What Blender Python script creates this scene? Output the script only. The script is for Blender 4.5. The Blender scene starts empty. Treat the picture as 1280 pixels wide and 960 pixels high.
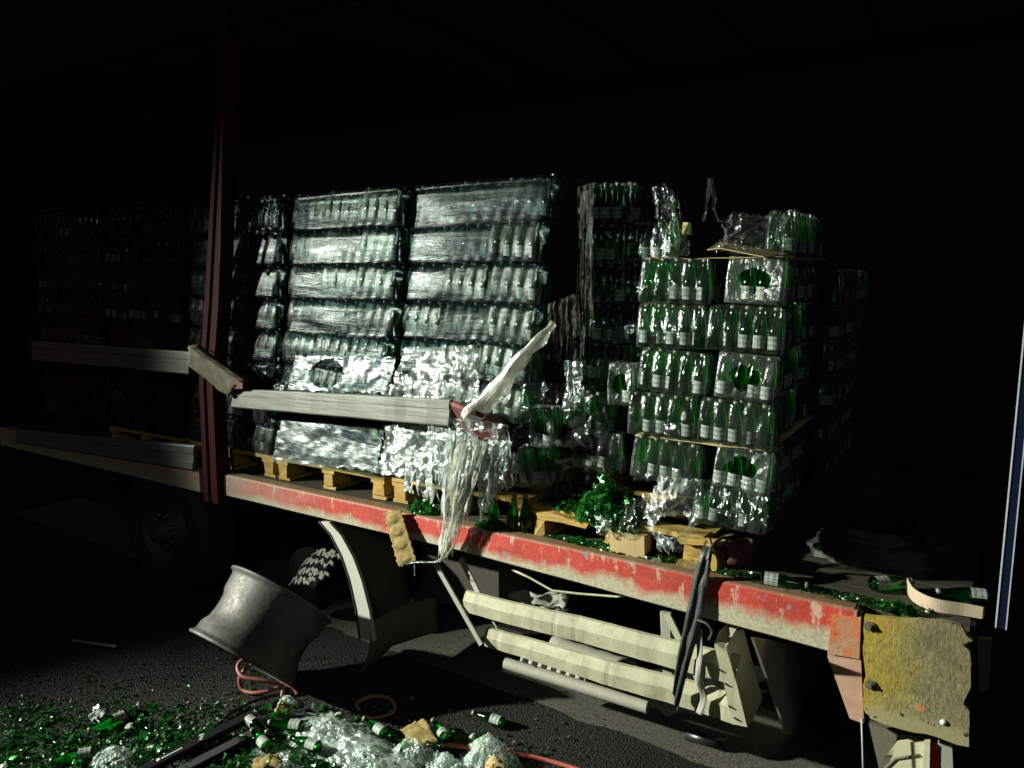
import bpy, math, random
from mathutils import Vector, Matrix, noise

# ---------------------------------------------------------------- camera, world, light
sc = bpy.context.scene
col = sc.collection
R_ = math.radians
FPX = 950.0
CAM = Vector((0, -3, 2.25)); YAW = R_(32); PIT = R_(8.27)
cd = bpy.data.cameras.new('camera'); cam = bpy.data.objects.new('camera', cd); col.objects.link(cam)
cam.location = CAM; cam.rotation_euler = (math.pi/2 - PIT, 0, YAW)
cd.sensor_width = 36; cd.lens = 36*FPX/1280; cd.clip_end = 500; cd.clip_start = .05
sc.camera = cam
w = bpy.data.worlds.new('World'); sc.world = w; w.use_nodes = True
nt = w.node_tree; bgn = nt.nodes['Background']
sky = nt.nodes.new('ShaderNodeTexSky'); sky.sky_type = 'NISHITA'; sky.sun_disc = False
sky.sun_elevation = R_(28); sky.sun_rotation = R_(148)
nt.links.new(sky.outputs[0], bgn.inputs[0]); bgn.inputs[1].default_value = 0.00012
def lamp(name, kind, loc, aim, energy, color):
    l = bpy.data.lights.new(name, kind); l.energy = energy; l.color = color
    o = bpy.data.objects.new(name, l); col.objects.link(o); o.location = loc
    o.rotation_euler = (Vector(aim)-Vector(loc)).to_track_quat('-Z', 'Y').to_euler()
    return o, l
# night: the sun lamp is a weak fill added from behind the camera; the scene is lit by a work light standing off to the left
o, l = lamp('fill_sun', 'SUN', (5, -8, 5), (0, 0, 0), .12, (.85, 1, .9)); l.angle = R_(10)
LAMP = (-10.0, -5.2, 4.3)
o, l = lamp('work_light', 'SPOT', LAMP, (.3, .0, .36), 13500, (.97, 1, .85))
l.spot_size = R_(33.4); l.spot_blend = 1.0; l.shadow_soft_size = .10
o, l = lamp('rescue_vehicle_light', 'POINT', (-9.5, -2.2, 1.9), (0, 0, 0), 1.6, (1, .06, .02)); l.shadow_soft_size = .08
vs = sc.view_settings; vs.view_transform = 'Standard'; vs.look = 'None'; vs.exposure = 0; vs.gamma = 1
cy = sc.cycles
cy.use_denoising = True
cy.max_bounces = 10; cy.transparent_max_bounces = 40; cy.diffuse_bounces = 3; cy.glossy_bounces = 3; cy.transmission_bounces = 6
cy.sample_clamp_indirect = 3; cy.caustics_reflective = False; cy.caustics_refractive = False

FH = Vector((-math.sin(YAW), math.cos(YAW), 0)); RT = Vector((math.cos(YAW), math.sin(YAW), 0)); UZ = Vector((0, 0, 1))
FW = FH*math.cos(PIT) - UZ*math.sin(PIT); UP = UZ*math.cos(PIT) + FH*math.sin(PIT)
def ray(x, y): return FW + RT*((x-640)/FPX) - UP*((y-480)/FPX)
def PY(x, y, Y=0.0): d = ray(x, y); return CAM + d*((Y-CAM.y)/d.y)
def PX(x, y, X=0.0): d = ray(x, y); return CAM + d*((X-CAM.x)/d.x)
def PZ(x, y, Z=0.0): d = ray(x, y); return CAM + d*((Z-CAM.z)/d.z)
rnd = random.Random(7)
def nz(p, s=1.0, seed=0): return noise.noise(Vector((p[0]*s+seed*7.31, p[1]*s-seed*3.17, p[2]*s+seed*1.7)))
def fz(p, s=1.0, seed=0, o=4): return noise.fractal(Vector((p[0]*s+seed*7.31, p[1]*s-seed*3.17, p[2]*s+seed*1.7)), 1.0, 2.0, o)

# ---------------------------------------------------------------- materials
MAT = {}
class N:
    def __init__(s, name):
        s.m = bpy.data.materials.new(name); s.m.use_nodes = True; s.t = s.m.node_tree; s.t.nodes.clear(); MAT[name] = s.m
        s.out = s.t.nodes.new('ShaderNodeOutputMaterial'); s.tc = None
    def n(s, k, **kw):
        q = s.t.nodes.new('ShaderNode'+k)
        for a, v in kw.items():
            if a in q.inputs: s.set(q.inputs[a], v)
            else:
                b = a.replace('_', ' ')
                if b in q.inputs: s.set(q.inputs[b], v)
                else: setattr(q, a, v)
        return q
    def set(s, inp, v):
        if hasattr(v, 'is_output') or isinstance(v, bpy.types.NodeSocket): s.t.links.new(v, inp)
        else: inp.default_value = v
    def co(s, scale=(1, 1, 1), obj=False, gen=False):
        if not s.tc: s.tc = s.t.nodes.new('ShaderNodeTexCoord'); s.geo = s.t.nodes.new('ShaderNodeNewGeometry')
        mp = s.t.nodes.new('ShaderNodeMapping'); mp.inputs['Scale'].default_value = scale
        s.t.links.new(s.tc.outputs['Object'] if obj else s.geo.outputs['Position'], mp.inputs['Vector'])
        return mp.outputs[0]
    def noise(s, scale, detail=4, rough=.6, vec=None, dist=0):
        q = s.n('TexNoise'); q.inputs['Scale'].default_value = scale; q.inputs['Detail'].default_value = detail
        q.inputs['Roughness'].default_value = rough; q.inputs['Distortion'].default_value = dist
        s.t.links.new(vec if vec is not None else s.co(), q.inputs['Vector']); return q.outputs[0]
    def ramp(s, v, *st):
        q = s.n('ValToRGB'); s.t.links.new(v, q.inputs[0]); e = q.color_ramp.elements
        while len(e) < len(st): e.new(.5)
        for i, (p, c) in enumerate(st):
            e[i].position = p; e[i].color = (c, c, c, 1) if not isinstance(c, tuple) else (c[0], c[1], c[2], 1)
        return q.outputs[0]
    def mix(s, f, a, b):
        q = s.n('Mix'); q.data_type = 'RGBA'; s.set(q.inputs[0], f)
        for i, v in ((6, a), (7, b)):
            s.set(q.inputs[i], (v[0], v[1], v[2], 1) if isinstance(v, tuple) and len(v) == 3 else v)
        return q.outputs[2]
    def math(s, op, a, b=0.0, clamp=False):
        q = s.n('Math'); q.operation = op; q.use_clamp = clamp; s.set(q.inputs[0], a); s.set(q.inputs[1], b); return q.outputs[0]
    def bump(s, h, st=.3, d=.01):
        q = s.n('Bump'); q.inputs['Strength'].default_value = st; q.inputs['Distance'].default_value = d
        s.t.links.new(h, q.inputs['Height']); return q.outputs[0]
    def bsdf(s, color, rough=.6, metal=0., normal=None, spec=.5):
        q = s.n('BsdfPrincipled'); s.set(q.inputs['Base Color'], (*color, 1) if isinstance(color, tuple) and len(color) == 3 else color)
        s.set(q.inputs['Roughness'], rough); s.set(q.inputs['Metallic'], metal); s.set(q.inputs['Specular IOR Level'], spec)
        if normal is not None: s.t.links.new(normal, q.inputs['Normal'])
        return q.outputs[0]
    def end(s, sh): s.t.links.new(sh, s.out.inputs['Surface']); return s.m
    def z(s):
        s.co(); q = s.n('SeparateXYZ'); s.t.links.new(s.geo.outputs['Position'], q.inputs[0]); return q.outputs

def plain(name, c, rough=.6, metal=0., var=.35, sc_=18, bump=.25, spec=.5):
    m = N(name); a = m.noise(sc_, 5, .65)
    k = m.ramp(a, (.3, 1-var), (.7, 1.0))
    cc = m.mix(k, tuple(v*(1-var) for v in c), c)
    b = m.bump(m.noise(sc_*5, 3), bump, .004)
    return m.end(m.bsdf(cc, rough, metal, b, spec))
plain('shade_black', (.005, .005, .005), .9, 0, .3, 20, .2, .1)  # near-black colour standing in for shade on hub, front wall and roof rails
plain('rubber', (.018, .018, .019), .8, 0, .4, 30, .4)
plain('dark_steel', (.05, .048, .045), .6, .3, .4, 14)
plain('chassis_dirt', (.045, .04, .03), .85, 0, .5, 8, .4)
plain('black_plastic', (.012, .012, .013), .35, 0, .2, 20, .1)
plain('strap_web', (.034, .038, .037), .45, 0, .45, 25, .5)
plain('cap_white', (.16, .18, .13), .35, .3, .3)
plain('hose_red', (.30, .10, .075), .5, 0, .4, 25)
plain('cable_red', (.35, .09, .06), .5)
plain('white_plastic', (.7, .72, .68), .5, 0, .2)
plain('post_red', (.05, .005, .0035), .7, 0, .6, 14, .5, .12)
plain('tarp', (.14, .15, .155), .9, 0, .3, 4)
plain('bracket_red', (.20, .05, .04), .7, 0, .7, 40, .9)
plain('lamp_red', (.7, .02, .02), .2, 0, .1)
plain('blue_paint', (.003, .006, .028), .35, 0, .3, 12)
plain('edge_white', (.4, .42, .46), .5)
m = N('guard_paint')
n1 = m.noise(7, 6, .7); n2 = m.noise(55, 5, .7, m.co((1, 1, .4))); n3 = m.noise(20, 4, .7, m.co((1, 1, .15)))
cc = m.mix(m.ramp(n1, (.35, 0.), (.65, 1.)), (.28, .278, .185), (.40, .40, .275))
cc = m.mix(m.ramp(n3, (.55, 0.), (.70, .55)), cc, (.20, .19, .12)); cc = m.mix(m.ramp(n2, (.60, 0.), (.68, .7)), cc, (.13, .11, .07))
m.end(m.bsdf(cc, .65, 0, m.bump(n2, .3, .003)))
plain('guard_grey', (.28, .28, .23), .7, 0, .4, 10, .3)
plain('mudguard_grey', (.46, .46, .40), .6, 0, .3, 12)
plain('flap', (.12, .11, .075), .8, 0, .35, 12)
plain('lamp_box', (.5, .48, .33), .55, 0, .3, 14)
plain('bolt_steel', (.14, .125, .08), .6, .3, .5, 60)
plain('dark_red_bag', (.09, .02, .02), .6)
plain('dark_bag', (.008, .007, .005), .6, 0, .5, 15, .5)
plain('wood_pale', (.42, .33, .24), .75, 0, .35, 30)
plain('orange_scrap', (.6, .2, .04), .6)

m = N('asphalt')
a = m.noise(140, 3, .7); b = m.noise(1.4, 5, .6); v = m.n('TexVoronoi'); v.inputs['Scale'].default_value = 95; m.t.links.new(m.co(), v.inputs['Vector'])
c1 = m.ramp(a, (.42, (.005, .005, .0045)), (.58, (.016, .0155, .014)), (.66, (.04, .04, .035)), (.74, (.24, .23, .20)))
c2 = m.mix(m.ramp(b, (.35, .0), (.7, .6)), c1, (.012, .0115, .009))
h = m.math('ADD', v.outputs['Distance'], m.math('MULTIPLY', a, .6))
m.end(m.bsdf(c2, m.ramp(b, (.35, .42), (.65, .85)), 0, m.bump(h, .8, .008), .35))
m = N('concrete_strip')
a = m.noise(110, 3, .7); b = m.noise(3, 5)
c1 = m.ramp(a, (.38, (.02, .02, .017)), (.64, (.14, .135, .105)))
c2 = m.mix(m.ramp(b, (.42, .0), (.6, .7)), c1, (.07, .068, .055))
m.end(m.bsdf(c2, .85, 0, m.bump(a, .8, .008)))

m = N('rail_paint')     # red paint worn to primer, road dust caked on the lower half
z = m.z(); n1 = m.noise(9, 6, .7, m.co((1, 1, 1))); n2 = m.noise(3.2, 5, .6); n3 = m.noise(60, 4, .7); n4 = m.noise(22, 5, .7, m.co((1, 1, .35)))
red = m.mix(m.ramp(n1, (.35, .0), (.7, 1.)), (.30, .013, .008), (.50, .040, .022))
red = m.mix(m.ramp(n4, (.56, .0), (.62, .8)), red, (.46, .34, .26))
red = m.mix(m.ramp(m.noise(75, 5, .75, m.co((1, 1, .5))), (.61, .0), (.68, .6)), red, (.5, .36, .28))
red = m.mix(m.ramp(m.noise(30, 5, .7), (.62, .0), (.66, .8)), red, (.14, .02, .015))
red = m.mix(m.ramp(m.noise(13, 3, .5, m.co((1, 3, 1))), (.63, .0), (.66, .8)), red, (.17, .18, .24))
dust = m.mix(m.ramp(n3, (.35, 0.), (.65, 1.)), (.27, .25, .17), (.46, .43, .31))
hh = m.math('ADD', z[2], m.math('MULTIPLY', m.math('SUBTRACT', n2, .5), .16)); hh = m.math('ADD', hh, m.math('MULTIPLY', m.math('SUBTRACT', n1, .5), .08))
f = m.ramp(m.math('MULTIPLY', m.math('SUBTRACT', hh, .80), 5.0, True), (.32, 1.), (.54, 0.))
cc = m.mix(f, red, dust)
fx = m.ramp(m.math('MULTIPLY', m.math('ADD', z[0], 4.4), .5, True), (.08, .9), (.65, .06))   # front end caked greyer
cc = m.mix(m.math('MULTIPLY', fx, m.ramp(n2, (.3, .4), (.6, 1.))), cc, (.36, .33, .26))
topd = m.ramp(m.math('ADD', z[2], m.math('MULTIPLY', n1, .012)), (.985, 0.), (.998, .8))
cc = m.mix(topd, cc, (.12, .115, .06))
m.end(m.bsdf(cc, .6, 0, m.bump(n3, .35, .004)))

m = N('rust_paint')
n1 = m.noise(16, 6, .7); n2 = m.noise(50, 4, .7)
cc = m.ramp(n1, (.3, (.30, .25, .16)), (.5, (.36, .16, .085)), (.6, (.50, .11, .025)), (.72, (.12, .06, .03)))
m.end(m.bsdf(cc, .75, 0, m.bump(n2, .5, .006)))
m = N('pink_paint')
n1 = m.noise(8, 5, .6)
m.end(m.bsdf(m.ramp(n1, (.3, (.34, .19, .13)), (.7, (.48, .31, .23))), .7, 0, m.bump(m.noise(70), .3, .003)))
m = N('plate_ply')      # weathered plywood corner plate with yellow paint left at its front
z = m.z(); n1 = m.noise(5, 6, .65); n2 = m.noise(95, 8, .85, m.co((1.6, 1, .35)), .8); n3 = m.noise(14, 5, .7)
base = m.mix(m.ramp(n2, (.40, 0.), (.60, 1.)), (.05, .045, .028), (.27, .255, .165))
base = m.mix(m.ramp(m.noise(4, 5, .6), (.42, 0.), (.6, .8)), base, m.mix(m.ramp(n2, (.4, 0.), (.6, 1.)), (.035, .03, .018), (.16, .14, .085)))
xx = m.math('ADD', m.math('MULTIPLY', m.math('ADD', z[0], .33), 4.0), m.math('MULTIPLY', m.math('SUBTRACT', n1, .5), 1.6))
base = m.mix(m.ramp(xx, (.35, .9), (.95, .15)), base, m.mix(m.ramp(n2, (.38, 0.), (.62, 1.)), (.13, .09, .01), (.46, .35, .035)))
low = m.math('ADD', z[2], m.math('MULTIPLY', n3, .08))
base = m.mix(m.ramp(low, (.66, .8), (.70, 0.)), base, m.mix(n2, (.18, .16, .075), (.38, .34, .19)))
base = m.mix(m.ramp(m.noise(11, 3, .5), (.68, 0.), (.72, .8)), base, (.5, .15, .06))
base = m.mix(m.math('MULTIPLY', m.ramp(m.noise(34, 4, .6), (.62, 0.), (.64, 1.)), m.ramp(low, (.68, 1.), (.72, .25))), base, (.01, .01, .008))
m.end(m.bsdf(base, .85, 0, m.bump(n2, .35, .004)))
m = N('aluminium_board')
n1 = m.noise(5, 6, .7, m.co((.6, 4, 14))); n2 = m.noise(30, 4, .6)
cc = m.ramp(n1, (.3, (.13, .135, .12)), (.7, (.28, .29, .26)))
cc = m.mix(m.ramp(n2, (.6, 0.), (.72, .6)), cc, (.16, .15, .12))
m.end(m.bsdf(cc, .5, .35, m.bump(n1, .3, .004)))
m = N('pallet_wood')
n1 = m.noise(7, 6, .7, m.co((2, 2, 22))); n2 = m.noise(25, 4)
cc = m.ramp(n1, (.3, (.22, .135, .03)), (.7, (.52, .345, .09)))
m.end(m.bsdf(cc, .7, 0, m.bump(n1, .4, .004)))
m = N('bed_wood')
n1 = m.noise(4, 6, .7, m.co((1, 14, 1)))
m.end(m.bsdf(m.ramp(n1, (.3, (.014, .012, .008)), (.7, (.05, .045, .026))), .8, 0, m.bump(n1, .4, .004)))
m = N('cardboard')
n1 = m.noise(12, 5); n2 = m.noise(120, 2, .5, m.co((1, 1, .1)))
m.end(m.bsdf(m.mix(n1, (.30, .21, .09), (.50, .38, .19)), .85, 0, m.bump(n2, .4, .003)))
m = N('pulp_card')
n1 = m.noise(25, 5)
m.end(m.bsdf(m.mix(m.ramp(n1, (.3, 0.), (.7, 1.)), (.12, .08, .025), (.30, .22, .075)), .9, 0, m.bump(n1, .4, .004)))
m = N('label_paper')
n1 = m.noise(55, 3)
co = m.co((1, 1, 1), obj=True); sp = m.n('SeparateXYZ'); m.t.links.new(co, sp.inputs[0]); zl = m.math('MULTIPLY', sp.outputs[2], 1/.188)
lc = m.mix(m.ramp(n1, (.35, 0.), (.65, 1.)), (.20, .22, .21), (.36, .38, .36))
lc = m.mix(m.math('MULTIPLY', m.ramp(zl, (.165, 0.), (.17, .75), (.205, .75), (.21, 0.)), m.ramp(m.noise(420, 2, .5, co), (.44, 0.), (.50, 1.))), lc, (.05, .10, .06))
lc = m.mix(m.ramp(zl, (.27, 0.), (.275, .7), (.33, .7), (.335, 0.)), lc, (.08, .16, .10))
m.end(m.bsdf(lc, .6))
m = N('rim_steel')
n1 = m.noise(6, 6, .65); n2 = m.noise(40, 4)
cc = m.mix(m.ramp(n1, (.35, 0.), (.65, 1.)), (.036, .035, .031), (.105, .102, .094))
m.end(m.bsdf(cc, m.ramp(n2, (.3, .5), (.7, .7)), .35, m.bump(n2, .4, .004)))
m = N('tread_worn')
n1 = m.noise(20, 5)
m.end(m.bsdf(m.mix(n1, (.16, .16, .14), (.36, .36, .32)), .8))

def glass(name, thru, body, kb=.3, rough=.06, bmp=0.):
    m = N(name)
    tr = m.n('BsdfTransparent'); tr.inputs[0].default_value = (*thru, 1)
    tl = m.n('BsdfTranslucent'); tl.inputs[0].default_value = (*body, 1)
    a = m.n('MixShader'); a.inputs[0].default_value = kb
    m.t.links.new(tr.outputs[0], a.inputs[1]); m.t.links.new(tl.outputs[0], a.inputs[2])
    gl = m.n('BsdfGlossy'); gl.inputs['Roughness'].default_value = rough; gl.inputs[0].default_value = (.9, 1, .92, 1)
    if bmp: m.t.links.new(m.bump(m.noise(45, 3), bmp, .004), gl.inputs['Normal'])
    fr = m.n('Fresnel'); fr.inputs[0].default_value = 1.5
    b = m.n('MixShader'); m.t.links.new(fr.outputs[0], b.inputs[0])
    m.t.links.new(a.outputs[0], b.inputs[1]); m.t.links.new(gl.outputs[0], b.inputs[2])
    return m.end(b.outputs[0])
glass('green_glass', (.21, .70, .28), (.06, .62, .12), .43)
glass('green_shard', (.30, .68, .34), (.10, .38, .10), .38, .22, .6)

def film(name, base=.1, edge=.5, milk=.35, rough=.16, tint=(.9, .97, .95), nscale=30, stretch=(1, 1, 1), bmp=.5, holes=None, through=(.97, .98, .98)):
    m = N(name); co = m.co(stretch)
    n1 = m.noise(nscale, 5, .65, co, .4); n2 = m.noise(nscale*.22, 4, .6, co, .2)
    nrm = m.bump(n1, bmp, .012)
    df = m.n('BsdfDiffuse'); df.inputs[0].default_value = (*tint, 1); m.t.links.new(nrm, df.inputs['Normal'])
    tl = m.n('BsdfTranslucent'); tl.inputs[0].default_value = (*tint, 1)
    dm = m.n('MixShader'); dm.inputs[0].default_value = .35
    m.t.links.new(df.outputs[0], dm.inputs[1]); m.t.links.new(tl.outputs[0], dm.inputs[2])
    gl = m.n('BsdfGlossy'); gl.inputs[0].default_value = (.9, 1, 1, 1); gl.inputs['Roughness'].default_value = rough
    m.t.links.new(nrm, gl.inputs['Normal'])
    g2 = m.n('MixShader'); g2.inputs[0].default_value = 1-milk
    m.t.links.new(dm.outputs[0], g2.inputs[1]); m.t.links.new(gl.outputs[0], g2.inputs[2])
    tr = m.n('BsdfTransparent'); tr.inputs[0].default_value = (*through, 1)
    lw = m.n('LayerWeight'); lw.inputs[0].default_value = .5; m.t.links.new(nrm, lw.inputs['Normal'])
    f = m.math('MULTIPLY', m.math('POWER', lw.outputs['Facing'], 2.5), edge)
    f = m.math('ADD', f, m.math('MULTIPLY', m.ramp(n2, (.32, .15), (.72, 2.2)), base))
    f = m.math('ADD', f, m.math('MULTIPLY', m.ramp(n1, (.58, 0.), (.72, 1.)), base*.9), True)
    if holes:
        hn = m.noise(holes[0], 3, .6)
        f = m.math('MULTIPLY', f, m.ramp(hn, (holes[1], 1.), (holes[1]+.015, 0.)))
    mx = m.n('MixShader'); m.t.links.new(f, mx.inputs[0])
    m.t.links.new(tr.outputs[0], mx.inputs[1]); m.t.links.new(g2.outputs[0], mx.inputs[2])
    return m.end(mx.outputs[0])
glass('lit_shard', (.42, .82, .45), (.16, .58, .17), .38, .20, .6)  # brighter copy of green_shard, lamplight on the deck mounds put into its colour
film('pack_film', .06, .34, .22, .15, nscale=30, bmp=.35, through=(.88, .92, .9))
film('stretch_film', .012, .06, .22, .25, (.62, .82, .92), 16, (.22, 1, 2.0), .30, through=(.42, .49, .51))
film('sheen_film', .075, .12, .30, .38, (.7, .88, .95), 18, (.4, 1, 1.5), .30, through=(.6, .68, .7))
film('inner_film', .02, .12, .5, .35, nscale=30, bmp=.2, through=(.75, .82, .8))
film('sleeve_film', .11, .45, .34, .16, nscale=34, bmp=.5)
film('milky_film', .24, .50, .58, .22, (.85, .93, .9), 30, (1, 1, .7), .55)
film('hanging_film', .62, .5, .55, .22, (.85, .95, .9), 40, (1.6, 1.6, .35), .7)
film('clear_hanging_film', .26, .45, .45, .2, (.85, .95, .92), 40, (1.2, 1.2, .6), .6)
film('white_film', .58, .3, .75, .3, (.82, .84, .74), 34, (1, 1, .5), .8)
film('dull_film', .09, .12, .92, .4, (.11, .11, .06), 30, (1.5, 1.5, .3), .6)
film('ground_film', .20, .45, .80, .26, (.70, .83, .76), 14, (1, 1, 1), .35)

# ---------------------------------------------------------------- mesh helpers
class MB:
    def __init__(s): s.v = []; s.f = []; s.mi = []; s.sm = []
    def add(s, verts, faces, mi=0, smooth=False):
        o = len(s.v); s.v += [tuple(p) for p in verts]
        for f in faces: s.f.append(tuple(i+o for i in f)); s.mi.append(mi); s.sm.append(smooth)
    def box(s, a, b, mi=0, jit=0.):
        x0, y0, z0 = a; x1, y1, z1 = b
        v = [(x, y, z) for z in (z0, z1) for y in (y0, y1) for x in (x0, x1)]
        if jit: v = [tuple(c+rnd.uniform(-jit, jit) for c in p) for p in v]
        s.add(v, [(0, 2, 3, 1), (4, 5, 7, 6), (0, 1, 5, 4), (2, 6, 7, 3), (0, 4, 6, 2), (1, 3, 7, 5)], mi)
    def bar(s, p, q, wx, wz, up=Vector((0, 0, 1)), mi=0, seg=1, ch=0.):
        p = Vector(p); q = Vector(q); d = (q-p).normalized(); x = d.cross(up).normalized(); u = x.cross(d)
        pr = [(-wx/2, -wz/2), (wx/2, -wz/2), (wx/2, wz/2), (-wx/2, wz/2)]
        if ch: pr = [(-wx/2+ch, -wz/2), (wx/2-ch, -wz/2), (wx/2, -wz/2+ch), (wx/2, wz/2-ch), (wx/2-ch, wz/2), (-wx/2+ch, wz/2), (-wx/2, wz/2-ch), (-wx/2, -wz/2+ch)]
        s.sweep([p+(q-p)*(i/seg) for i in range(seg+1)], [[x*a+u*b for a, b in pr]]*(seg+1), mi)
    def sweep(s, pts, offs, mi=0, smooth=False, cap=True):
        n = len(offs[0]); v = []
        for p, o in zip(pts, offs): v += [p+k for k in o]
        f = [(i*n+j, i*n+(j+1) % n, (i+1)*n+(j+1) % n, (i+1)*n+j) for i in range(len(pts)-1) for j in range(n)]
        if cap: f += [tuple(range(n))[::-1], tuple((len(pts)-1)*n+j for j in range(n))]
        s.add(v, f, mi, smooth)
    def tube(s, pts, r, n=8, mi=0, flat=1.0, rough=0., cap=True):
        pts = [Vector(p) for p in pts]; offs = []; x = None
        for i, p in enumerate(pts):
            d = (pts[min(i+1, len(pts)-1)]-pts[max(i-1, 0)]).normalized()
            if x is None: x = d.cross(Vector((0.13, .2, 1))).normalized()
            x = (x - d*x.dot(d)).normalized(); y = d.cross(x)
            rr = r[i] if isinstance(r, (list, tuple)) else r
            o = []
            for j in range(n):
                a = 2*math.pi*j/n; k = rr*(1+rough*math.sin(j*2.4+i*.31)*math.sin(j*5.1+1)) if rough else rr
                o.append(x*math.cos(a)*k + y*math.sin(a)*k*flat)
            offs.append(o)
        s.sweep(pts, offs, mi, True, cap)
    def lathe(s, prof, n=16, mi=0, mat=None, cap=False, smooth=True):
        v = []; m_ = []
        for (r, z_) in prof:
            for j in range(n):
                a = 2*math.pi*j/n; p = Vector((r*math.cos(a), r*math.sin(a), z_)); v.append(mat @ p if mat else p)
        f = [(i*n+j, i*n+(j+1) % n, (i+1)*n+(j+1) % n, (i+1)*n+j) for i in range(len(prof)-1) for j in range(n)]
        if cap: f += [tuple(range(n))[::-1], tuple((len(prof)-1)*n+j for j in range(n))]
        s.add(v, f, mi, smooth)
    def grid(s, fn, nu, nv, mi=0, skip=None, closed=False):
        v = [fn(i/nu, j/nv) for j in range(nv+1) for i in range(nu+1)]
        f = []
        for j in range(nv):
            for i in range(nu):
                if skip and skip((i+.5)/nu, (j+.5)/nv): continue
                a = j*(nu+1)+i; f.append((a, a+1, a+nu+2, a+nu+1))
        s.add(v, f, mi, True)
    def prism(s, poly, d, mi=0):     # polygon of points swept by vector d
        poly = [Vector(p) for p in poly]; n = len(poly); d = Vector(d)
        s.add(poly+[p+d for p in poly], [tuple(range(n)), tuple(range(2*n-1, n-1, -1))]+[((i+1) % n, i, n+i, n+(i+1) % n) for i in range(n)], mi)
    def mesh(s, name, mats):
        me = bpy.data.meshes.new(name); me.from_pydata(s.v, [], s.f)
        for k in ([mats] if isinstance(mats, str) else mats): me.materials.append(MAT[k])
        me.polygons.foreach_set('material_index', s.mi); me.polygons.foreach_set('use_smooth', s.sm); me.update()
        return me
    def build(s, name, mats, parent=None, **kw): return obj(name, s.mesh(name, mats), parent, **kw)
def obj(name, data, parent=None, label=None, cat=None, group=None, kind=None, loc=None, rot=None, world=None):
    o = bpy.data.objects.new(name, data); col.objects.link(o)
    if parent is not None: o.parent = parent
    if loc is not None: o.location = loc
    if rot is not None: o.rotation_euler = rot
    if world is not None: o.matrix_world = world
    if label: o['label'] = label
    if cat: o['category'] = cat
    if group: o['group'] = group
    if kind: o['kind'] = kind
    return o
def thing(name, label, cat, loc=(0, 0, 0), group=None, rot=None): return obj(name, None, None, label, cat, group, None, loc, rot)
def local(parent, mb):           # turn world-space vertices into the thing's own space
    mi = (Matrix.Translation(parent.location) @ parent.rotation_euler.to_matrix().to_4x4()).inverted()
    mb.v = [tuple(mi @ Vector(p)) for p in mb.v]; return mb
def part(mb, name, mats, parent, **kw): return local(parent, mb).build(name, mats, parent, **kw)
def sub(mb, name, mats, top, parent, **kw): return local(top, mb).build(name, mats, parent, **kw)
def one(mb, name, mats, label, cat, group=None, kind=None):    # single-mesh thing with its origin at its base
    n = len(mb.v); c = [sum(p[k] for p in mb.v)/n for k in range(2)]+[min(p[2] for p in mb.v)]
    mb.v = [(p[0]-c[0], p[1]-c[1], p[2]-c[2]) for p in mb.v]
    return mb.build(name, mats, None, label=label, cat=cat, group=group, kind=kind, loc=c)

# ---------------------------------------------------------------- ground
g = MB(); g.grid(lambda u, v: Vector((-60+120*u, -40+100*v, 0)), 4, 4)
obj('ground', g.mesh('ground', 'asphalt'), kind='structure')
a = PZ(707, 893); b = PZ(892, 960); d = (b-a).normalized(); nrm = Vector((-d.y, d.x, 0))
if nrm.y < 0: nrm = -nrm
g = MB(); p0 = a-d*6; n_ = 60
g.grid(lambda u, v: p0+d*(12*u)+nrm*(v*.62+.03*nz((u*60, v, 0), 1.0)+.02*nz((u*300, v, 3), 1)) + Vector((0, 0, .004)), 160, 1)
obj('concrete_road_edge', g.mesh('edge', 'concrete_strip'), kind='structure')

# ---------------------------------------------------------------- truck
truck = thing('truck', 'wrecked flatbed truck with worn red side rail carrying the bottle pallets', 'truck', (-3, 1.2, 0))
T = truck
FZ = .985
def tp(mb, name, mats, **kw): return part(mb, name, mats, truck, **kw)
for i in range(13):
    k = MB(); y0 = .075+i*.184; k.box((-6.9, y0, FZ-.03), (.03, y0+.178, FZ-.004+.003*rnd.random())); tp(k, 'plank', 'bed_wood')
# side rail: pressed channel with rounded lip and small dents
def rail_sec(x, zt, zb, n0=0):
    w_ = .004*nz((x, 0, 0), 2.3)+.006*nz((x, 5, 0), .9)
    return [Vector((0, a_+w_, b_)) for a_, b_ in ((.07, zb), (.006, zb), (0, zb+.006), (-.001+.004*nz((x, 1, 1), 5), (zt+zb)/2), (0, zt-.012), (.003, zt-.004), (.01, zt), (.07, zt))]
def rail(x0, x1, zf, n):
    pts = []; of = []
    for i in range(n+1):
        x = x0+(x1-x0)*i/n; zt, zb = zf(x); pts.append(Vector((x, 0, 0))); of.append(rail_sec(x, zt, zb))
    k = MB(); k.sweep(pts, of, 0); return k
rl = tp(rail(-4.03, -.345, lambda x: (.993+.003*nz((x, 0, 0), 3), .852-.055*max(0, min(1, (x+2.2)/1.8))), 120), 'side_rail', 'rail_paint')
rl['label'] = 'worn red painted rail with dust caked on its lower half'
k = MB(); k.box((-.335, -.007, .80), (-.345, .065, .99)); x0 = -.345
k.prism([PY(1040, 768, -.008), PY(1076, 772, -.008), PY(1074, 824, -.008), PY(1034, 817, -.008)], (0, .08, 0)); tp(k, 'rail_end', 'rust_paint')
tp(rail(-6.9, -4.28, lambda x: (.985, .83), 40), 'side_rail', 'rail_paint')
k = MB(); k.prism([PY(1034, 820, -.004), PY(1076, 826, -.004), PY(1080, 905, -.004), PY(1062, 898, -.004)], (0, .03, 0)); tp(k, 'gusset', 'pink_paint')
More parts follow.
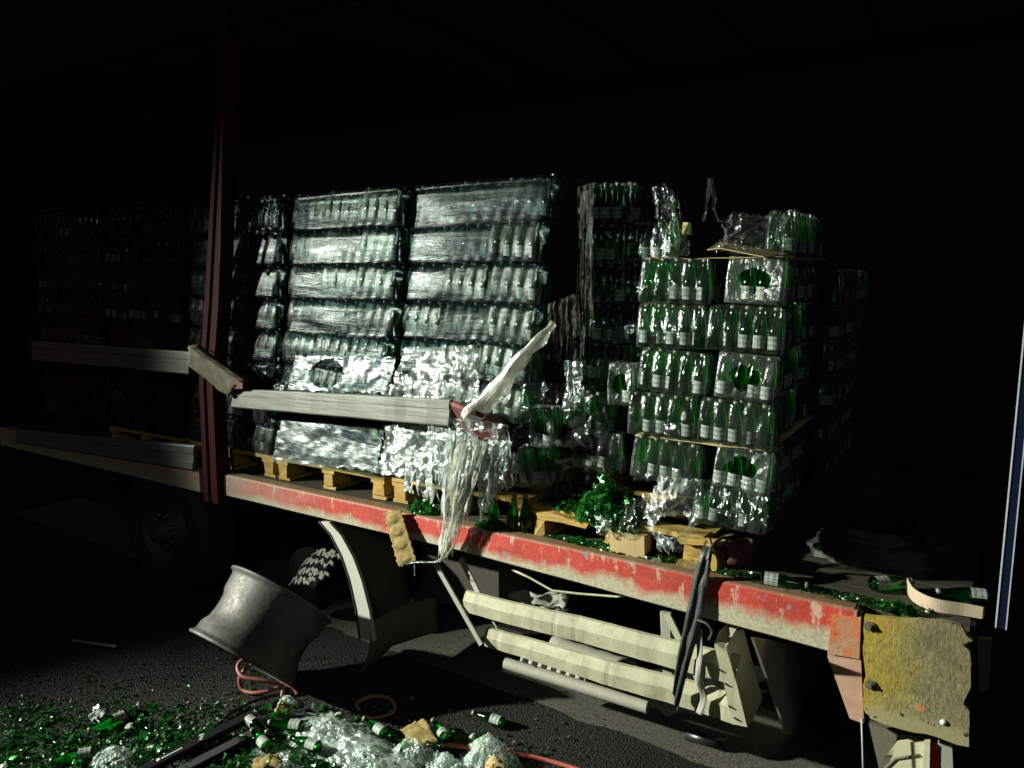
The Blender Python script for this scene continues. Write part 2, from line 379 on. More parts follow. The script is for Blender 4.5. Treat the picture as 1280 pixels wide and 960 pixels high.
# corner plate
ol = []
def edge(a_, b_, n, j):
    for i in range(n):
        t = i/n; x = a_[0]+(b_[0]-a_[0])*t; y = a_[1]+(b_[1]-a_[1])*t; ol.append((x+rnd.uniform(-j, j), y+rnd.uniform(-j, j)))
edge((1080, 771), (1190, 779), 8, .8); edge((1190, 779), (1215, 787), 2, 2)
ol += [(1208, 795), (1216, 801), (1203, 806), (1212, 814), (1214, 830)]
edge((1214, 834), (1213, 868), 4, .8); ol += [(1206, 874), (1204, 880), (1212, 889)]
edge((1212, 892), (1210, 932), 3, 1.5); edge((1210, 933), (1090, 901), 9, 1.6); edge((1088, 897), (1077, 890), 3, 2)
edge((1076, 878), (1083, 836), 4, 2.2); edge((1079, 820), (1080, 776), 4, 1.2)
k = MB(); k.prism([PY(x, y, -.03) for x, y in ol], (0, .028, 0)); pl = tp(k, 'corner_plate', 'plate_ply'); pl['label'] = 'weathered plywood plate with yellow paint and two bolts'
for (x, y) in ((1087, 783), (1088, 856)):
    k = MB(); c = PY(x, y, -.034); M = Matrix.Translation(c) @ Matrix.Rotation(R_(90), 4, 'X')
    k.lathe([(.0, .0), (.019, 0), (.019, .003), (.0, .003)], 20, 0, M, smooth=False); M2 = M @ Matrix.Translation((0, 0, .004))
    k.lathe([(.012, 0), (.012, .006), (.0065, .006), (.0065, .012), (0, .012)], 6, 0, M2, smooth=False); sub(k, 'bolt', 'bolt_steel', truck, pl)
k = MB(); c = PY(1179, 903, -.033); k.lathe([(.011, 0), (.010, .004), (0, .005)], 14, 0, Matrix.Translation(c) @ Matrix.Rotation(R_(90), 4, 'X')); sub(k, 'reflector', 'white_plastic', truck, pl)
# rear frame behind the plate
k = MB(); k.box((-.30, .07, .62), (.02, .16, .955)); k.box((-.02, .12, .55), (.05, 2.4, .975)); tp(k, 'rear_crossbeam', 'chassis_dirt')
k = MB(); k.prism([PY(1222, 800, .1), PY(1240, 800, .1), PY(1236, 862, .1), PY(1224, 866, .1)], (.0, .03, 0)); tp(k, 'rear_bracket', 'flap')
# chassis
for y in (.75, 1.65):
    k = MB(); k.box((-6.9, y, .62), (-.05, y+.08, .9)); tp(k, 'chassis_beam', 'chassis_dirt')
for x in (-6.2, -5.2, -4.2, -3.2, -2.3, -1.4, -.6):
    k = MB(); k.box((x, .08, .86), (x+.07, 2.4, .95)); tp(k, 'cross_member', 'chassis_dirt')
# post (leans back), far wall, roof
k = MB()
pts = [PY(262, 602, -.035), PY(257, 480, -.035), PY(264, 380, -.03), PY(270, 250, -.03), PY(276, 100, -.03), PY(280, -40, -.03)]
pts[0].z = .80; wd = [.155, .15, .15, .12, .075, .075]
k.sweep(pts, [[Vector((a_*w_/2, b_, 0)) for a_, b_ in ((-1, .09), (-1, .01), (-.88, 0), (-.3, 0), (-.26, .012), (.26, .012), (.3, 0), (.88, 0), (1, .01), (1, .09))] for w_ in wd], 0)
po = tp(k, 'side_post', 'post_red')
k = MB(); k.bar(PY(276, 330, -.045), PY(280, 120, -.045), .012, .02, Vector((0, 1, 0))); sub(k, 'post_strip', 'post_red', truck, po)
RZ = 3.72
k = MB(); k.grid(lambda u, v: Vector((-6.9+7.0*u, v*2.5, RZ+.04*math.sin(v*math.pi)-.025*abs(math.sin(u*math.pi*9))+.02*nz((u*7, v*2.5, 0), 2))), 140, 12); tp(k, 'roof_tarp', 'tarp')
for i in range(10):
    x = -6.6+i*.74
    k = MB(); k.tube([(x, .03+2.42*j/8, RZ-.06+.04*math.sin(j/8*math.pi)) for j in range(9)], .022, 6); tp(k, 'roof_bow', 'rubber')
for y in (0, 2.46):
    k = MB(); k.bar((-6.9, y, RZ-.06), (.08, y, RZ-.06), .05, .11); tp(k, 'roof_rail', 'shade_black')
k = MB(); k.box((-6.98, 0, .8), (-6.9, 2.5, RZ)); tp(k, 'front_wall', 'shade_black')
# boards between the posts, and the bent bracket on the post
def board(quad, th, name, mats, parent=None, n=24, amp=.004):
    tl, tr, br, bl = [Vector(q) for q in quad]; k = MB(); pts = []; of = []
    for i in range(n+1):
        t = i/n; a_ = tl.lerp(tr, t); b_ = bl.lerp(br, t); wv = amp*nz((t*9, 3, a_.x), 1)
        h = a_-b_
        prof = [(0, 0), (.06, -.006), (.30, -.006), (.33, 0), (.64, 0), (.67, -.006), (.94, -.006), (1, 0)]
        pts.append(b_+Vector((0, wv, 0))); of.append([h*z_+Vector((0, y_, 0)) for z_, y_ in prof]+[h*1.0+Vector((0, th, 0)), Vector((0, th, 0))])
    k.sweep(pts, of); return k
Yb = -.02
tp(board([PY(40, 426, Yb), PY(238, 440, Yb), PY(236, 468, Yb), PY(40, 450, Yb)], .025, '', ''), 'side_board', 'aluminium_board')
tp(board([PY(20, 537, Yb), PY(243, 557, Yb), PY(241, 588, Yb), PY(20, 553, Yb)], .025, '', ''), 'side_board', 'aluminium_board')
o = one(board([PY(290, 486, -.03), PY(562, 500, -.06), PY(560, 533, -.06), PY(290, 509, -.03)], .028, '', '', amp=.008), 'aluminium_side_board', 'aluminium_board', 'long dull aluminium board knocked loose in front of the wrapped pallets', 'board')
k = MB()
def brk(u, v):
    a_ = PY(236, 432, -.13).lerp(PY(304, 478, -.06), u); b_ = PY(238, 458, -.10).lerp(PY(286, 496, -.05), u)
    p = a_.lerp(b_, v); p.y += -.010*math.sin(v*math.pi)+.016*nz((u*4, v*4, 0), 1.5); return p
k.grid(brk, 14, 8); k.grid(lambda u, v: brk(u, 0)+Vector((0, .06*v, .004*v)), 14, 1)
o = tp(k, 'bent_bracket', 'flap'); o.modifiers.new('t', 'SOLIDIFY').thickness = .006
k = MB(); k.prism([PY(288, 474, -.075), PY(303, 479, -.075), PY(303, 486, -.075), PY(294, 486, -.075)], (0, .01, 0)); sub(k, 'red_glint', 'bracket_red', truck, o)  # coloured chip standing for the red lamp's glint on the bracket
# red-brown broken socket that held the loose board's end
k = MB(); k.prism([PY(561, 502, -.10), PY(600, 514, -.06), PY(628, 530, -.03), PY(622, 548, -.03), PY(592, 552, -.06), PY(575, 530, -.09)], (.0, .035, .0)); k.tube([PY(566, 505, -.11), PY(604, 520, -.10)], .012, 8)
one(k, 'broken_board_socket', 'bracket_red', 'torn red-brown socket at the end of the loose aluminium board', 'bracket')

# wheels
def wheel(name_axis_loc, r=.475, wd=.28, tread=False, rimr=.28):
    c = Vector(name_axis_loc); M = Matrix.Translation(c) @ Matrix.Rotation(R_(90), 4, 'X')   # local z -> -Y
    k = MB(); prof = [(rimr, -wd/2+.02), (rimr+.06, -wd/2), (r-.07, -wd/2+.0), (r-.015, -wd/2+.02), (r, -wd/2+.05), (r, wd/2-.05), (r-.015, wd/2-.02), (r-.07, wd/2), (rimr+.06, wd/2), (rimr, wd/2-.02)]
    k.lathe(prof, 40, 0, M); ty = tp(k, 'wheel', 'rubber')
    k = MB(); k.lathe([(rimr+.005, wd/2-.01), (rimr-.015, wd/2-.01), (rimr-.03, wd/2-.06), (.20, wd/2-.11), (.15, wd/2-.04), (.145, wd/2-.02), (.08, wd/2-.02), (.075, wd/2+.06), (.0, wd/2+.07)], 32, 0, M); sub(k, 'rim', 'dark_steel', truck, ty)
    for i in range(10):
        a_ = 2*math.pi*i/10; k = MB(); k.lathe([(.012, 0), (.012, .03), (0, .03)], 6, 0, M @ Matrix.Translation((.112*math.cos(a_), .112*math.sin(a_), wd/2-.02)))
        sub(k, 'wheel_nut', 'bolt_steel', truck, ty)
    return ty
wheel((-4.78, .18, .47))
wheel((-4.78, 2.25, .47)); wheel((-3.55, 2.25, .47))
k = MB(); k.tube([(-4.78, .3, .47), (-4.78, 2.2, .47)], .06, 10); tp(k, 'axle', 'chassis_dirt')
k = MB(); k.tube([(-3.55, .9, .5), (-3.55, 2.2, .5)], .06, 10); tp(k, 'axle', 'chassis_dirt')
# bare hub in the empty wheel well, its shade put into a near-black colour
hc = PY(388, 724, .30)
k = MB(); k.lathe([(.0, .0), (.21, 0), (.21, -.03), (.16, -.06), (0, -.06)], 32, 0, Matrix.Translation(hc) @ Matrix.Rotation(R_(90), 4, 'X')); hub = tp(k, 'brake_hub', 'shade_black')
tf = thing('tyre_fragment', 'torn tyre tread with pale worn blocks in the empty wheel well', 'tyre', (hc.x, hc.y, .2))
n0 = Vector((-.30, -.62, .72)).normalized(); ta = Vector((1, 0, 0)); ta = (ta-n0*ta.dot(n0)).normalized(); tb = n0.cross(ta)
if tb.z < 0: tb = -tb
tcn = PY(386, 706, .22)-n0*.42
def tpos(an, w_, h): return tcn+(n0*math.cos(an)+ta*math.sin(an))*(.40+h)+tb*w_
k = MB(); k.grid(lambda u, v: tpos(-.42+.84*u, -.13+.24*v+.02*nz((u*5, 0, 0), 1), .0), 16, 6); o = part(k, 'carcass', 'shade_black', tf); o.modifiers.new('t', 'SOLIDIFY').thickness = -.012
for row in range(4):
    for i in range(8):
        an = -.36+i*.105+.05*(row % 2)+rnd.uniform(-.02, .02); wv = -.105+row*.066+rnd.uniform(-.006, .006)
        if rnd.random() < .22: continue
        zz = [(-.030, -.006), (-.010, -.016), (.006, .006), (.030, -.004), (.032, .008), (.006, .019), (-.010, -.003), (-.028, .007)]
        k = MB(); ca, sa = math.cos(rnd.uniform(-.5, .5)), math.sin(rnd.uniform(-.6, .6)); q = [tpos(an+(a_*ca-b_*1.7*sa)*1.1/.40, wv+(a_*sa+b_*1.7*ca), .001) for a_, b_ in zz]; k.prism(q, n0*.014); part(k, 'tread_block', 'tread_worn', tf)
# mudguard: arc strip with lip and inner shell, then the torn flap
mp_ = [(404, 652), (418, 668), (432, 695), (442, 725), (450, 760), (455, 798)]
k = MB(); arc = [PY(x, y, 0) for x, y in mp_]
def mg(u, v):
    t = u*(len(arc)-1); i = min(int(t), len(arc)-2); p = arc[i].lerp(arc[i+1], t-i); return p+Vector((0, v*.42, 0))
k.grid(mg, 20, 6)
mgd = tp(k, 'mudguard', 'flap'); mgd.modifiers.new('t', 'SOLIDIFY').thickness = .006
k = MB(); pts = [mg(i/20, 0) for i in range(21)]
k.sweep(pts, [[Vector((-.012, -.012, 0)), Vector((.085-.03*(1-i/20), -.012, .01)), Vector((.09-.03*(1-i/20), .006, .01)), Vector((-.012, .006, 0))] for i in range(21)], 0)
sub(k, 'mudguard_lip', 'mudguard_grey', truck, mgd)
k = MB(); k.tube([p+Vector((-.02, -.012, 0)) for p in pts], .007, 6); sub(k, 'rubber_bead', 'rubber', truck, mgd)
k = MB()
fl_t = [PY(462, 778, .0), PY(500, 757, .16), PY(545, 745, .40)]; fl_b = [PY(444, 849, -.03), PY(490, 806, .14), PY(548, 788, .42)]
def flp(u, v):
    i = 0 if u < .5 else 1; t = u*2-i; a_ = fl_t[i].lerp(fl_t[i+1], t); b_ = fl_b[i].lerp(fl_b[i+1], t)
    p = a_.lerp(b_, v); return p+Vector((.05*math.sin(v*math.pi)*(1-u), -.01*math.sin(v*3), 0))
k.grid(flp, 14, 10); fl = sub(k, 'mud_flap', 'flap', truck, mgd); fl.modifiers.new('t', 'SOLIDIFY').thickness = .008
k = MB(); q = PY(462, 690, .3); k.lathe([(0, 0), (.025, .0), (.027, .03), (.02, .045), (.0, .05)], 14, 0, Matrix.Translation(q) @ Matrix.Rotation(R_(90), 4, 'X')); k.tube([q, q+Vector((.03, .03, .05)), q+Vector((.12, .03, .055))], .006, 6); tp(k, 'valve', 'guard_paint')
k = MB(); k.box((-2.75, .38, .35), (-2.2, .75, .84)); tp(k, 'light_block_box', 'chassis_dirt')  # plain box added to keep lamplight off the ground under the bed
# side guard
def gbar(tl, bl, tr, br, y0=0.0, dep=.045):
    a_, b_, c, d_ = PY(*tl, y0), PY(*bl, y0), PY(*tr, y0), PY(*br, y0); k = MB(); pts = []; of = []
    for i in range(121):
        t = i/120; top = a_.lerp(c, t); bot = b_.lerp(d_, t); h = top-bot
        dn = .004*nz((t*14, 0, tl[1]), 1)+.014*nz((t*3, 4, tl[1]), 1)+.006*max(0, nz((t*25, 7, tl[1]), 1)-.25)
        pts.append(bot+Vector((0, dn, 0))); of.append([h*0.02+Vector((0, .01, 0)), h*.06+Vector((0, 0, 0)), h*.62+Vector((0, -.004, 0)), h*.68+Vector((0, 0, 0)), h*.98+Vector((0, .028, 0)), h+Vector((0, dep, 0)), Vector((0, dep, 0))])
    k.sweep(pts, of); return k
sgo = tp(gbar((578, 741), (581, 766), (925, 825), (915, 858)), 'side_guard_bar', 'guard_paint')
tp(gbar((604, 788), (606, 809), (925, 874), (918, 908)), 'side_guard_bar', 'guard_paint')
k = MB()
fr = [PY(893, 808, -.012), PY(908, 812, -.012), PY(921, 856, -.012), PY(934, 909, -.012), PY(916, 905, -.012), PY(905, 856, -.012)]
k.prism(fr, (0, .014, 0)); ec = tp(k, 'guard_end_cap', 'guard_paint')
k = MB(); A_ = PY(907, 813, 0); B_ = PY(933, 909, 0)
k.prism([A_, B_, B_+Vector((.01, .06, -.0)), B_+Vector((.03, .13, .07)), A_+Vector((.03, .16, .035)), A_+Vector((0.01, .12, .04))], (-.02, 0, 0)); sub(k, 'side_plate', 'guard_paint', truck, ec)
k = MB(); A2 = PY(893, 807, -.012)
k.prism([A2, A_+Vector((0, -.012, 0)), A_+Vector((.012, .13, .05)), A_+Vector((-.03, .14, .05)), A2+Vector((0, .06, .03))], (0, 0, .008)); sub(k, 'top_flange', 'guard_paint', truck, ec)
for (x, y) in ((901, 838), (909, 856), (914, 884), (921, 899)):
    k = MB(); q = PY(x, y, -.014); k.bar(q+Vector((-.012, 0, .004)), q+Vector((.014, 0, -.004)), .006, .006); sub(k, 'slot', 'black_plastic', truck, ec)
def bar2(p, q, wx, wz, name, mat, up=Vector((0, 1, 0))):
    k = MB(); k.bar(p, q, wx, wz, up, seg=4, ch=min(wx, wz)*.2); return tp(k, name, mat)
bar2(PY(543, 702, .02), PY(602, 806, -.03), .03, .012, 'guard_bracket', 'guard_grey')
bar2(PY(576, 698, .12), PY(598, 742, .08), .035, .01, 'guard_bracket', 'guard_grey')
bar2(PY(598, 742, .08), PY(624, 792, .06), .02, .01, 'guard_bracket', 'guard_grey')
bar2(PY(832, 765, .16), PY(836, 848, .16), .05, .02, 'guard_bracket', 'guard_grey')
bar2(PY(834, 768, .06), PY(850, 800, .06), .035, .012, 'guard_bracket', 'guard_paint')
bar2(PY(868, 838, .03), PY(880, 872, .03), .025, .012, 'guard_bracket', 'guard_paint')
k = MB(); k.tube([PY(x, y, .10) for x, y in ((640, 712), (662, 722), (690, 738), (722, 742), (772, 746), (800, 740))], .006, 6); tp(k, 'bent_wire', 'guard_paint')
k = MB()
def crm(u, v):
    p = PY(638+u*72, 738+v*20+u*6, .28); p.y += .05*fz((u*3, v*3, 1), 1.5); p.z += .03*nz((u*5, v*3, 2), 1); return p
k.grid(crm, 16, 8); o = tp(k, 'crumpled_sheet', 'guard_grey'); o.modifiers.new('t', 'SOLIDIFY').thickness = .004
k = MB(); k.tube([PY(632, 829, .12), PY(720, 856, .12), PY(810, 884, .12)], .030, 12, cap=False); k.tube([PY(632, 829, .12), PY(810, 884, .12)], .026, 12); o = tp(k, 'guard_pipe', 'guard_grey')
k = MB(); q0 = PY(655, 822, .34); q1 = PY(775, 856, .34)
pts = []; rr = []
for i in range(60):
    t = i/59; pts.append(q0.lerp(q1, t)+Vector((0, 0, -.03*math.sin(t*math.pi)))); rr.append(.045+.012*math.sin(t*2*math.pi*10))
k.tube(pts, rr, 10); tp(k, 'ribbed_hose', 'guard_grey')
k = MB(); k.tube([PY(690+i*13, 806+i*4.2, .5) for i in range(9)], [.05, .055]*4+[.05], 10); tp(k, 'air_tank', 'guard_grey')
k = MB(); k.grid(lambda u, v: PY(805+u*80, 865+v*22+u*8, .2)+Vector((0, .05*nz((u*3, v*3, 0), 1.3), .02*nz((u*4, v*3, 5), 1))), 10, 5); o = tp(k, 'bent_plate', 'guard_grey'); o.modifiers.new('t', 'SOLIDIFY').thickness = .005
# rear-facing panel under the bed
Xp = -.66
def PXp(x, y): return PX(x, y, Xp)
k = MB(); k.prism([PXp(942, 797), PXp(1032, 812), PXp(1034, 930), PXp(984, 918)], (-.012, 0, 0)); rp = tp(k, 'underbody_panel', 'guard_grey')
k = MB(); k.prism([PXp(1028, 808), PXp(1036, 810), PXp(1038, 932), PXp(1030, 932)], (.03, 0, 0)); sub(k, 'flange', 'guard_grey', truck, rp)
k = MB(); k.prism([PXp(990, 806)+Vector((.02, 0, 0)), PXp(1032, 812)+Vector((.02, 0, 0)), PXp(1032, 850)+Vector((.02, 0, 0)), PXp(1026, 832)+Vector((.02, 0, 0)), PXp(1014, 820)+Vector((.02, 0, 0))], (.006, 0, 0)); sub(k, 'brace', 'guard_grey', truck, rp)
k = MB(); k.prism([PXp(999, 890), PXp(1027, 894), PXp(1027, 912), PXp(1000, 907)], (.003, 0, 0)); sub(k, 'label_plate', 'guard_grey', truck, rp)
k = MB(); q = PXp(1015, 867); k.lathe([(.026, .004), (.022, .012), (.018, .004), (.0, .002)], 18, 0, Matrix.Translation(q) @ Matrix.Rotation(R_(90), 4, 'Y')); sub(k, 'bung', 'rubber', truck, rp)
k = MB(); k.prism([PXp(1038, 815), PXp(1050, 860), PXp(1070, 900), PXp(1038, 915)], (-.05, .0, 0)); tp(k, 'inner_gusset', 'chassis_dirt')
# rear lamp bracket and cable
k = MB(); q = [PY(x, y, .08) for x, y in ((1122, 926), (1162, 930), (1158, 975), (1098, 975), (1104, 950))]; k.prism(q, (0, .05, 0)); lb = tp(k, 'rear_lamp_bracket', 'lamp_box')
k = MB(); k.prism([PY(x, y, .08) for x, y in ((1156, 924), (1163, 925), (1162, 975), (1152, 975))], (0, -.02, 0)); sub(k, 'bracket_flange', 'lamp_box', truck, lb)
k = MB(); k.tube([PY(1105, 962, .08), PY(1120, 948, .08), PY(1150, 944, .08)], .006, 6); sub(k, 'lamp_wire', 'flap', truck, lb)
k = MB(); k.prism([PY(x, y, .08) for x, y in ((1164, 934), (1172, 938), (1178, 980), (1164, 980))], (0, .06, 0)); tp(k, 'tail_lamp', 'lamp_red')
k = MB(); k.prism([PY(x, y, .08) for x, y in ((1172, 930), (1190, 930), (1192, 980), (1180, 980))], (0, .03, 0)); tp(k, 'lamp_bracket_plate', 'guard_grey')
k = MB(); k.prism([PY(x, y, .08) for x, y in ((1086, 905), (1122, 915), (1118, 940), (1102, 975))], (0, .03, 0)); tp(k, 'bumper_stay', 'flap')
k = MB(); k.tube([PY(1077, 898, -.01), PY(1078, 930, -.012), PY(1080, 990, -.012)], .0035, 6); tp(k, 'hanging_cable', 'edge_white')
# blue rear post
k = MB(); a0 = PZ(1251, 786, .985); k.box((a0.x-.013, a0.y, .985), (a0.x+.013, a0.y+.05, 3.7)); bp = tp(k, 'rear_post', 'blue_paint')
for sx in (-1, 1):
    k = MB(); k.box((a0.x+sx*.0155-.002, a0.y-.003, .985), (a0.x+sx*.0155+.002, a0.y+.03, 3.7)); sub(k, 'post_edge_trim', 'edge_white', truck, bp)

# ---------------------------------------------------------------- pallets
def pallet(xc, y0, wx, dy, label, rotz=0.):
    t = thing('pallet', label, 'pallet', (xc, y0+dy/2, FZ), 'euro pallets on the truck bed', (0, 0, rotz))
    h = .144
    for i in range(5):
        k = MB(); y = -dy/2+i*(dy-.11)/4; k.box((-wx/2, y, h-.022), (wx/2, y+.11, h), 0, .003); k.build('deck_board', 'pallet_wood', t)
    for i in range(3):
        x = -wx/2+.05+i*(wx-.1)/2
        k = MB(); k.box((x-.05, -dy/2, h-.046), (x+.05, dy/2, h-.024), 0, .003); k.build('stringer_board', 'pallet_wood', t)
        k = MB(); k.box((x-.05, -dy/2+.01, 0.001), (x+.05, dy/2-.01, .02), 0, .002); k.build('bottom_board', 'pallet_wood', t)
        for j in range(3):
            y = -dy/2+.0725+j*(dy-.145)/2
            k = MB(); k.box((x-.038, y-.07, .022), (x+.038, y+.07, h-.048), 0, .005); k.build('block', 'pallet_wood', t)
    return t
pallet(-3.23, .12, .88, 1.1, 'yellow wooden pallet under the wrapped stack beside the red post')
pallet(-4.12, .12, .84, 1.1, 'pallet half hidden behind the leaning red post')
pallet(-2.33, .14, .86, 1.1, 'pallet in shadow behind the torn hanging film', .03)
pallet(-1.38, .10, .86, 1.1, 'splintered pallet under broken green glass near the black strap', -.02)
pallet(-5.05, .12, .86, 1.1, 'pallet behind the lower side board in front of the red post')

# ---------------------------------------------------------------- bottles and packs
BH = .188
def bottle_mesh(name, R, H=BH, n=14):
    k = MB()
    k.lathe([(0, .006), (R*.75, .002), (R, .008), (R*1.0, H*.44), (R*.93, H*.52), (R*.72, H*.66), (R*.50, H*.80), (R*.42, H*.90), (R*.42, H*.93)], n, 0)
    k.lathe([(R*.44, H*.925), (R*.47, H*.93), (R*.47, H), (0, H)], n, 1)
    me = k.mesh(name, ['green_glass', 'cap_white'])
    l = MB(); nl = 9; l.add([(R*1.015*math.cos(3.7*j/nl), R*1.015*math.sin(3.7*j/nl), h) for h in (H*.10, H*.38) for j in range(nl+1)], [(j, j+1, nl+2+j, nl+1+j) for j in range(nl)], 0, True)
    return me, l.mesh(name+'_label', 'label_paper')
B1 = bottle_mesh('bottle_slim', .0285); B2 = bottle_mesh('bottle_wide', .034)
def film_side(nx, ny, pitch, H, seed, mat='pack_film'):
    """shrink film hugging a row of bottles: scalloped round the bottles, drawn in towards the caps"""
    k = MB(); Lx = nx*pitch; Ly = ny*pitch; R = pitch/2; per = []
    ns = 6
    def side(n, f):
        for i in range(n*ns): per.append(f(i/ns))
    def sc_(t): a_ = (t % 1.0)-.5; return math.sqrt(max(0, .25-a_*a_))*2-.86
    side(nx, lambda t: (-Lx/2+t*pitch, -Ly/2-.000, 0, -1, t)); side(ny, lambda t: (Lx/2, -Ly/2+t*pitch, 1, 0, t))
    side(nx, lambda t: (Lx/2-t*pitch, Ly/2, 0, 1, t)); side(ny, lambda t: (-Lx/2, Ly/2-t*pitch, -1, 0, t))
    n = len(per); rows = [0, .04, .2, .42, .55, .7, .85, .97, 1.0]; v = []
    for h in rows:
        ins = -.003+ (0 if h < .45 else (h-.45)/.55*R*.62)+(.012 if h == 1.0 else 0)+(.006 if h == 0 else 0)
        for (x, y, nx_, ny_, t) in per:
            e = .004+R*.25*max(-.6, sc_(t))*(1.0 if h < .6 else .75)
            q = nz((x*9+seed, y*9, h*2), 2.5)*.004+nz((x*40, y*40+seed, h*4), 1)*.002
            d_ = e-ins+q
            cx = x+nx_*d_; cyy = y+ny_*d_
            mxx = Lx/2-ins+.004; myy = Ly/2-ins+.004
            cx = max(-mxx-.006, min(mxx+.006, cx)); cyy = max(-myy-.006, min(myy+.006, cyy))
            v.append((cx, cyy, h*H+.004*nz((x*12, y*12, seed), 1) if h > .9 else h*H))
    f = [(i*n+j, i*n+(j+1) % n, (i+1)*n+(j+1) % n, (i+1)*n+j) for i in range(len(rows)-1) for j in range(n)]
    k.add(v, f, 0, True); return k.mesh('pack_film', mat)
def film_hole(Lx, Ly, H, seed, hw=.30, hh=.30):
    """sleeve end of a pack: tight sheet with an oval opening and radial creases"""
    k = MB(); n = 48; rings = 7; rg = random.Random(seed); v = []; cz = H*.50
    for r in range(rings+1):
        t = r/rings
        for j in range(n):
            a_ = 2*math.pi*j/n; c, s_ = math.cos(a_), math.sin(a_)
            rect = min((Lx/2)/max(1e-6, abs(c)), (H/2)/max(1e-6, abs(s_)))
            px, pz = c*rect, s_*rect; ov = .9+.30*nz((c*1.1, s_*1.1, seed*2.3), 1)
            qx, qz = c*Lx*hw*ov, s_*H*hh*ov
            x = qx+(px-qx)*t; z_ = qz+(pz-qz)*t
            y = -Ly/2-.004+.010*math.sin(a_*9+seed)*nz((c*3, s_*3, seed), 1)*(1-t)+.006*(1-t)+(.018 if t == 1 else 0)
            if z_ > 0: y += z_/H*.035
            v.append((x, y, cz+z_))
    k.add(v, [(i*n+j, i*n+(j+1) % n, (i+1)*n+(j+1) % n, (i+1)*n+j) for i in range(rings) for j in range(n)], 0, True)
    for (x0, x1) in ((-Lx/2, -Lx/2), (Lx/2, Lx/2)):
        k.grid(lambda u, w_: Vector((x0+.004*nz((u*5, w_*5, x0+seed), 1.5)-math.copysign(.014*max(0, w_-.4), x0), -Ly/2+.014+u*(Ly-.01), w_*H)), 8, 6)
    k.grid(lambda u, w_: Vector((-Lx/2+Lx*u, -Ly/2+.03+w_*(Ly-.03), H-.002-.004*nz((u*6, w_*6, seed), 1))), 8, 5)
    return k.mesh('pack_film', 'sleeve_film')
FILM = {}
def get_film(kind, nx, ny, pitch, H, mat='pack_film'):
    key = (kind, nx, ny, pitch, rnd.randrange(3), mat)
    if key not in FILM:
        FILM[key] = film_hole(nx*pitch, ny*pitch, H, key[4]+1) if kind == 'hole' else film_side(nx, ny, pitch, H, key[4]*3.7, mat)
    return FILM[key]
def pack(loc, rot, nx, ny, pitch, kind, bm, label, group, drop=0., jit=.004, H=.184):
    t = thing('bottle_pack', label, 'bottle pack', loc, group, rot)
    for i in range(nx):
        for j in range(ny):
            if drop and rnd.random() < drop: continue
            p = ((i-(nx-1)/2)*pitch+rnd.uniform(-1, 1)*jit*.5, (j-(ny-1)/2)*pitch+rnd.uniform(-1, 1)*jit*.5, .001)
            b = obj('bottle', bm[0], t, loc=p, rot=(rnd.uniform(-.03, .03), rnd.uniform(-.03, .03), rnd.uniform(0, 6.28)))
            obj('bottle_label', bm[1], b)
    obj('shrink_film', get_film(kind, nx, ny, pitch, H, 'inner_film' if bm is B2 else 'pack_film'), t)
    return t
ORD = ['bottom', 'second', 'third', 'fourth', 'fifth', 'sixth', 'seventh', 'eighth', 'ninth']
class Stack:
    def __init__(s, x0, y0, wx, z0, shear, rz, name, lean=0.):
        s.o = Vector((x0+wx/2, y0, z0)); s.wx = wx; s.sh = shear; s.rz = rz; s.name = name; s.ln = lean
        s.M = Matrix.Rotation(rz, 3, 'Z')
    def P(s, x, y, z):
        t = z/.196; i = math.floor(t); f = min(1, max(0, (t-i-.85)/.15)); j = noise.noise(Vector((i*1.7+s.o.x*3.1, 2.2, .5)))*(1-f)+noise.noise(Vector(((i+1)*1.7+s.o.x*3.1, 2.2, .5)))*f
        return s.o + s.M @ Vector((x+s.sh*z+j*.030, y+s.ln*z+j*.012, z))
COLS = {3: ['front column', 'middle column', 'rear column'], 2: ['front column', 'rear column'], 1: ['only column']}
def fill(st, layers, ncol, nx, ny, pitch, bm, lh, kinds=None, group='', y=.0, skip=(), jx=.012, sheet=False, rows=1):
    for L in range(layers):
        for c in range(ncol):
            if (L, c) in skip: continue
            x = -st.wx/2+(c+.5)*st.wx/ncol
            p = st.P(x+rnd.uniform(-1, 1)*jx*.4, y+ny*pitch/2+rnd.uniform(-1, 1)*jx, L*lh+.004)
            kd = kinds(L, c) if kinds else 'side'
            pack(p, (st.ln*-.6+rnd.uniform(-.01, .01), math.atan(st.sh)*.8+rnd.uniform(-.012, .012), st.rz+rnd.uniform(-.03, .03)), nx, ny, pitch, kd, bm,
                 'green bottle pack, %s layer, %s of the %s' % (ORD[L], COLS[ncol][c], st.name), group or 'packs in the '+st.name)
        if sheet and L < layers:
            k = MB(); z_ = (L+1)*lh-.006; d_ = ny*pitch+.02
            def fn(u, v): p = st.P((u-.5)*(st.wx-.004), y-.006+v*d_, z_); p.z += .006*nz((u*5, v*3, L), 1); return p
            k.grid(fn, 16, 4); o = one(k, 'cardboard_layer_sheet', 'cardboard', 'cardboard sheet on the %s layer of the %s' % (ORD[L], st.name), 'cardboard sheet', 'cardboard sheets between bottle layers')
            o.modifiers.new('t', 'SOLIDIFY').thickness = .003
PT = FZ+.146
sF = Stack(-5.50, .13, .86, PT, .10, 0, 'stack in front of the post'); sA = Stack(-4.55, .13, .86, PT, .11, -.02, 'stack behind the red post')
sB = Stack(-3.665, .11, .865, PT, .115, -.05, 'stack on the yellow pallet', .03); sC = Stack(-2.765, .12, .87, PT, .095, -.075, 'wrapped stack beside the hanging film', .03)
LH = .196
for st, ly in ((sF, 8), (sA, 8), (sB, 8), (sC, 8)):
    fill(st, ly, 3, 4, 2, .0717, B2, LH, (lambda L, c, st=st: 'hole' if (st is sB and L == 1 and c == 1) else 'side'), skip=((1, 2), (0, 2)) if st is sC else ())
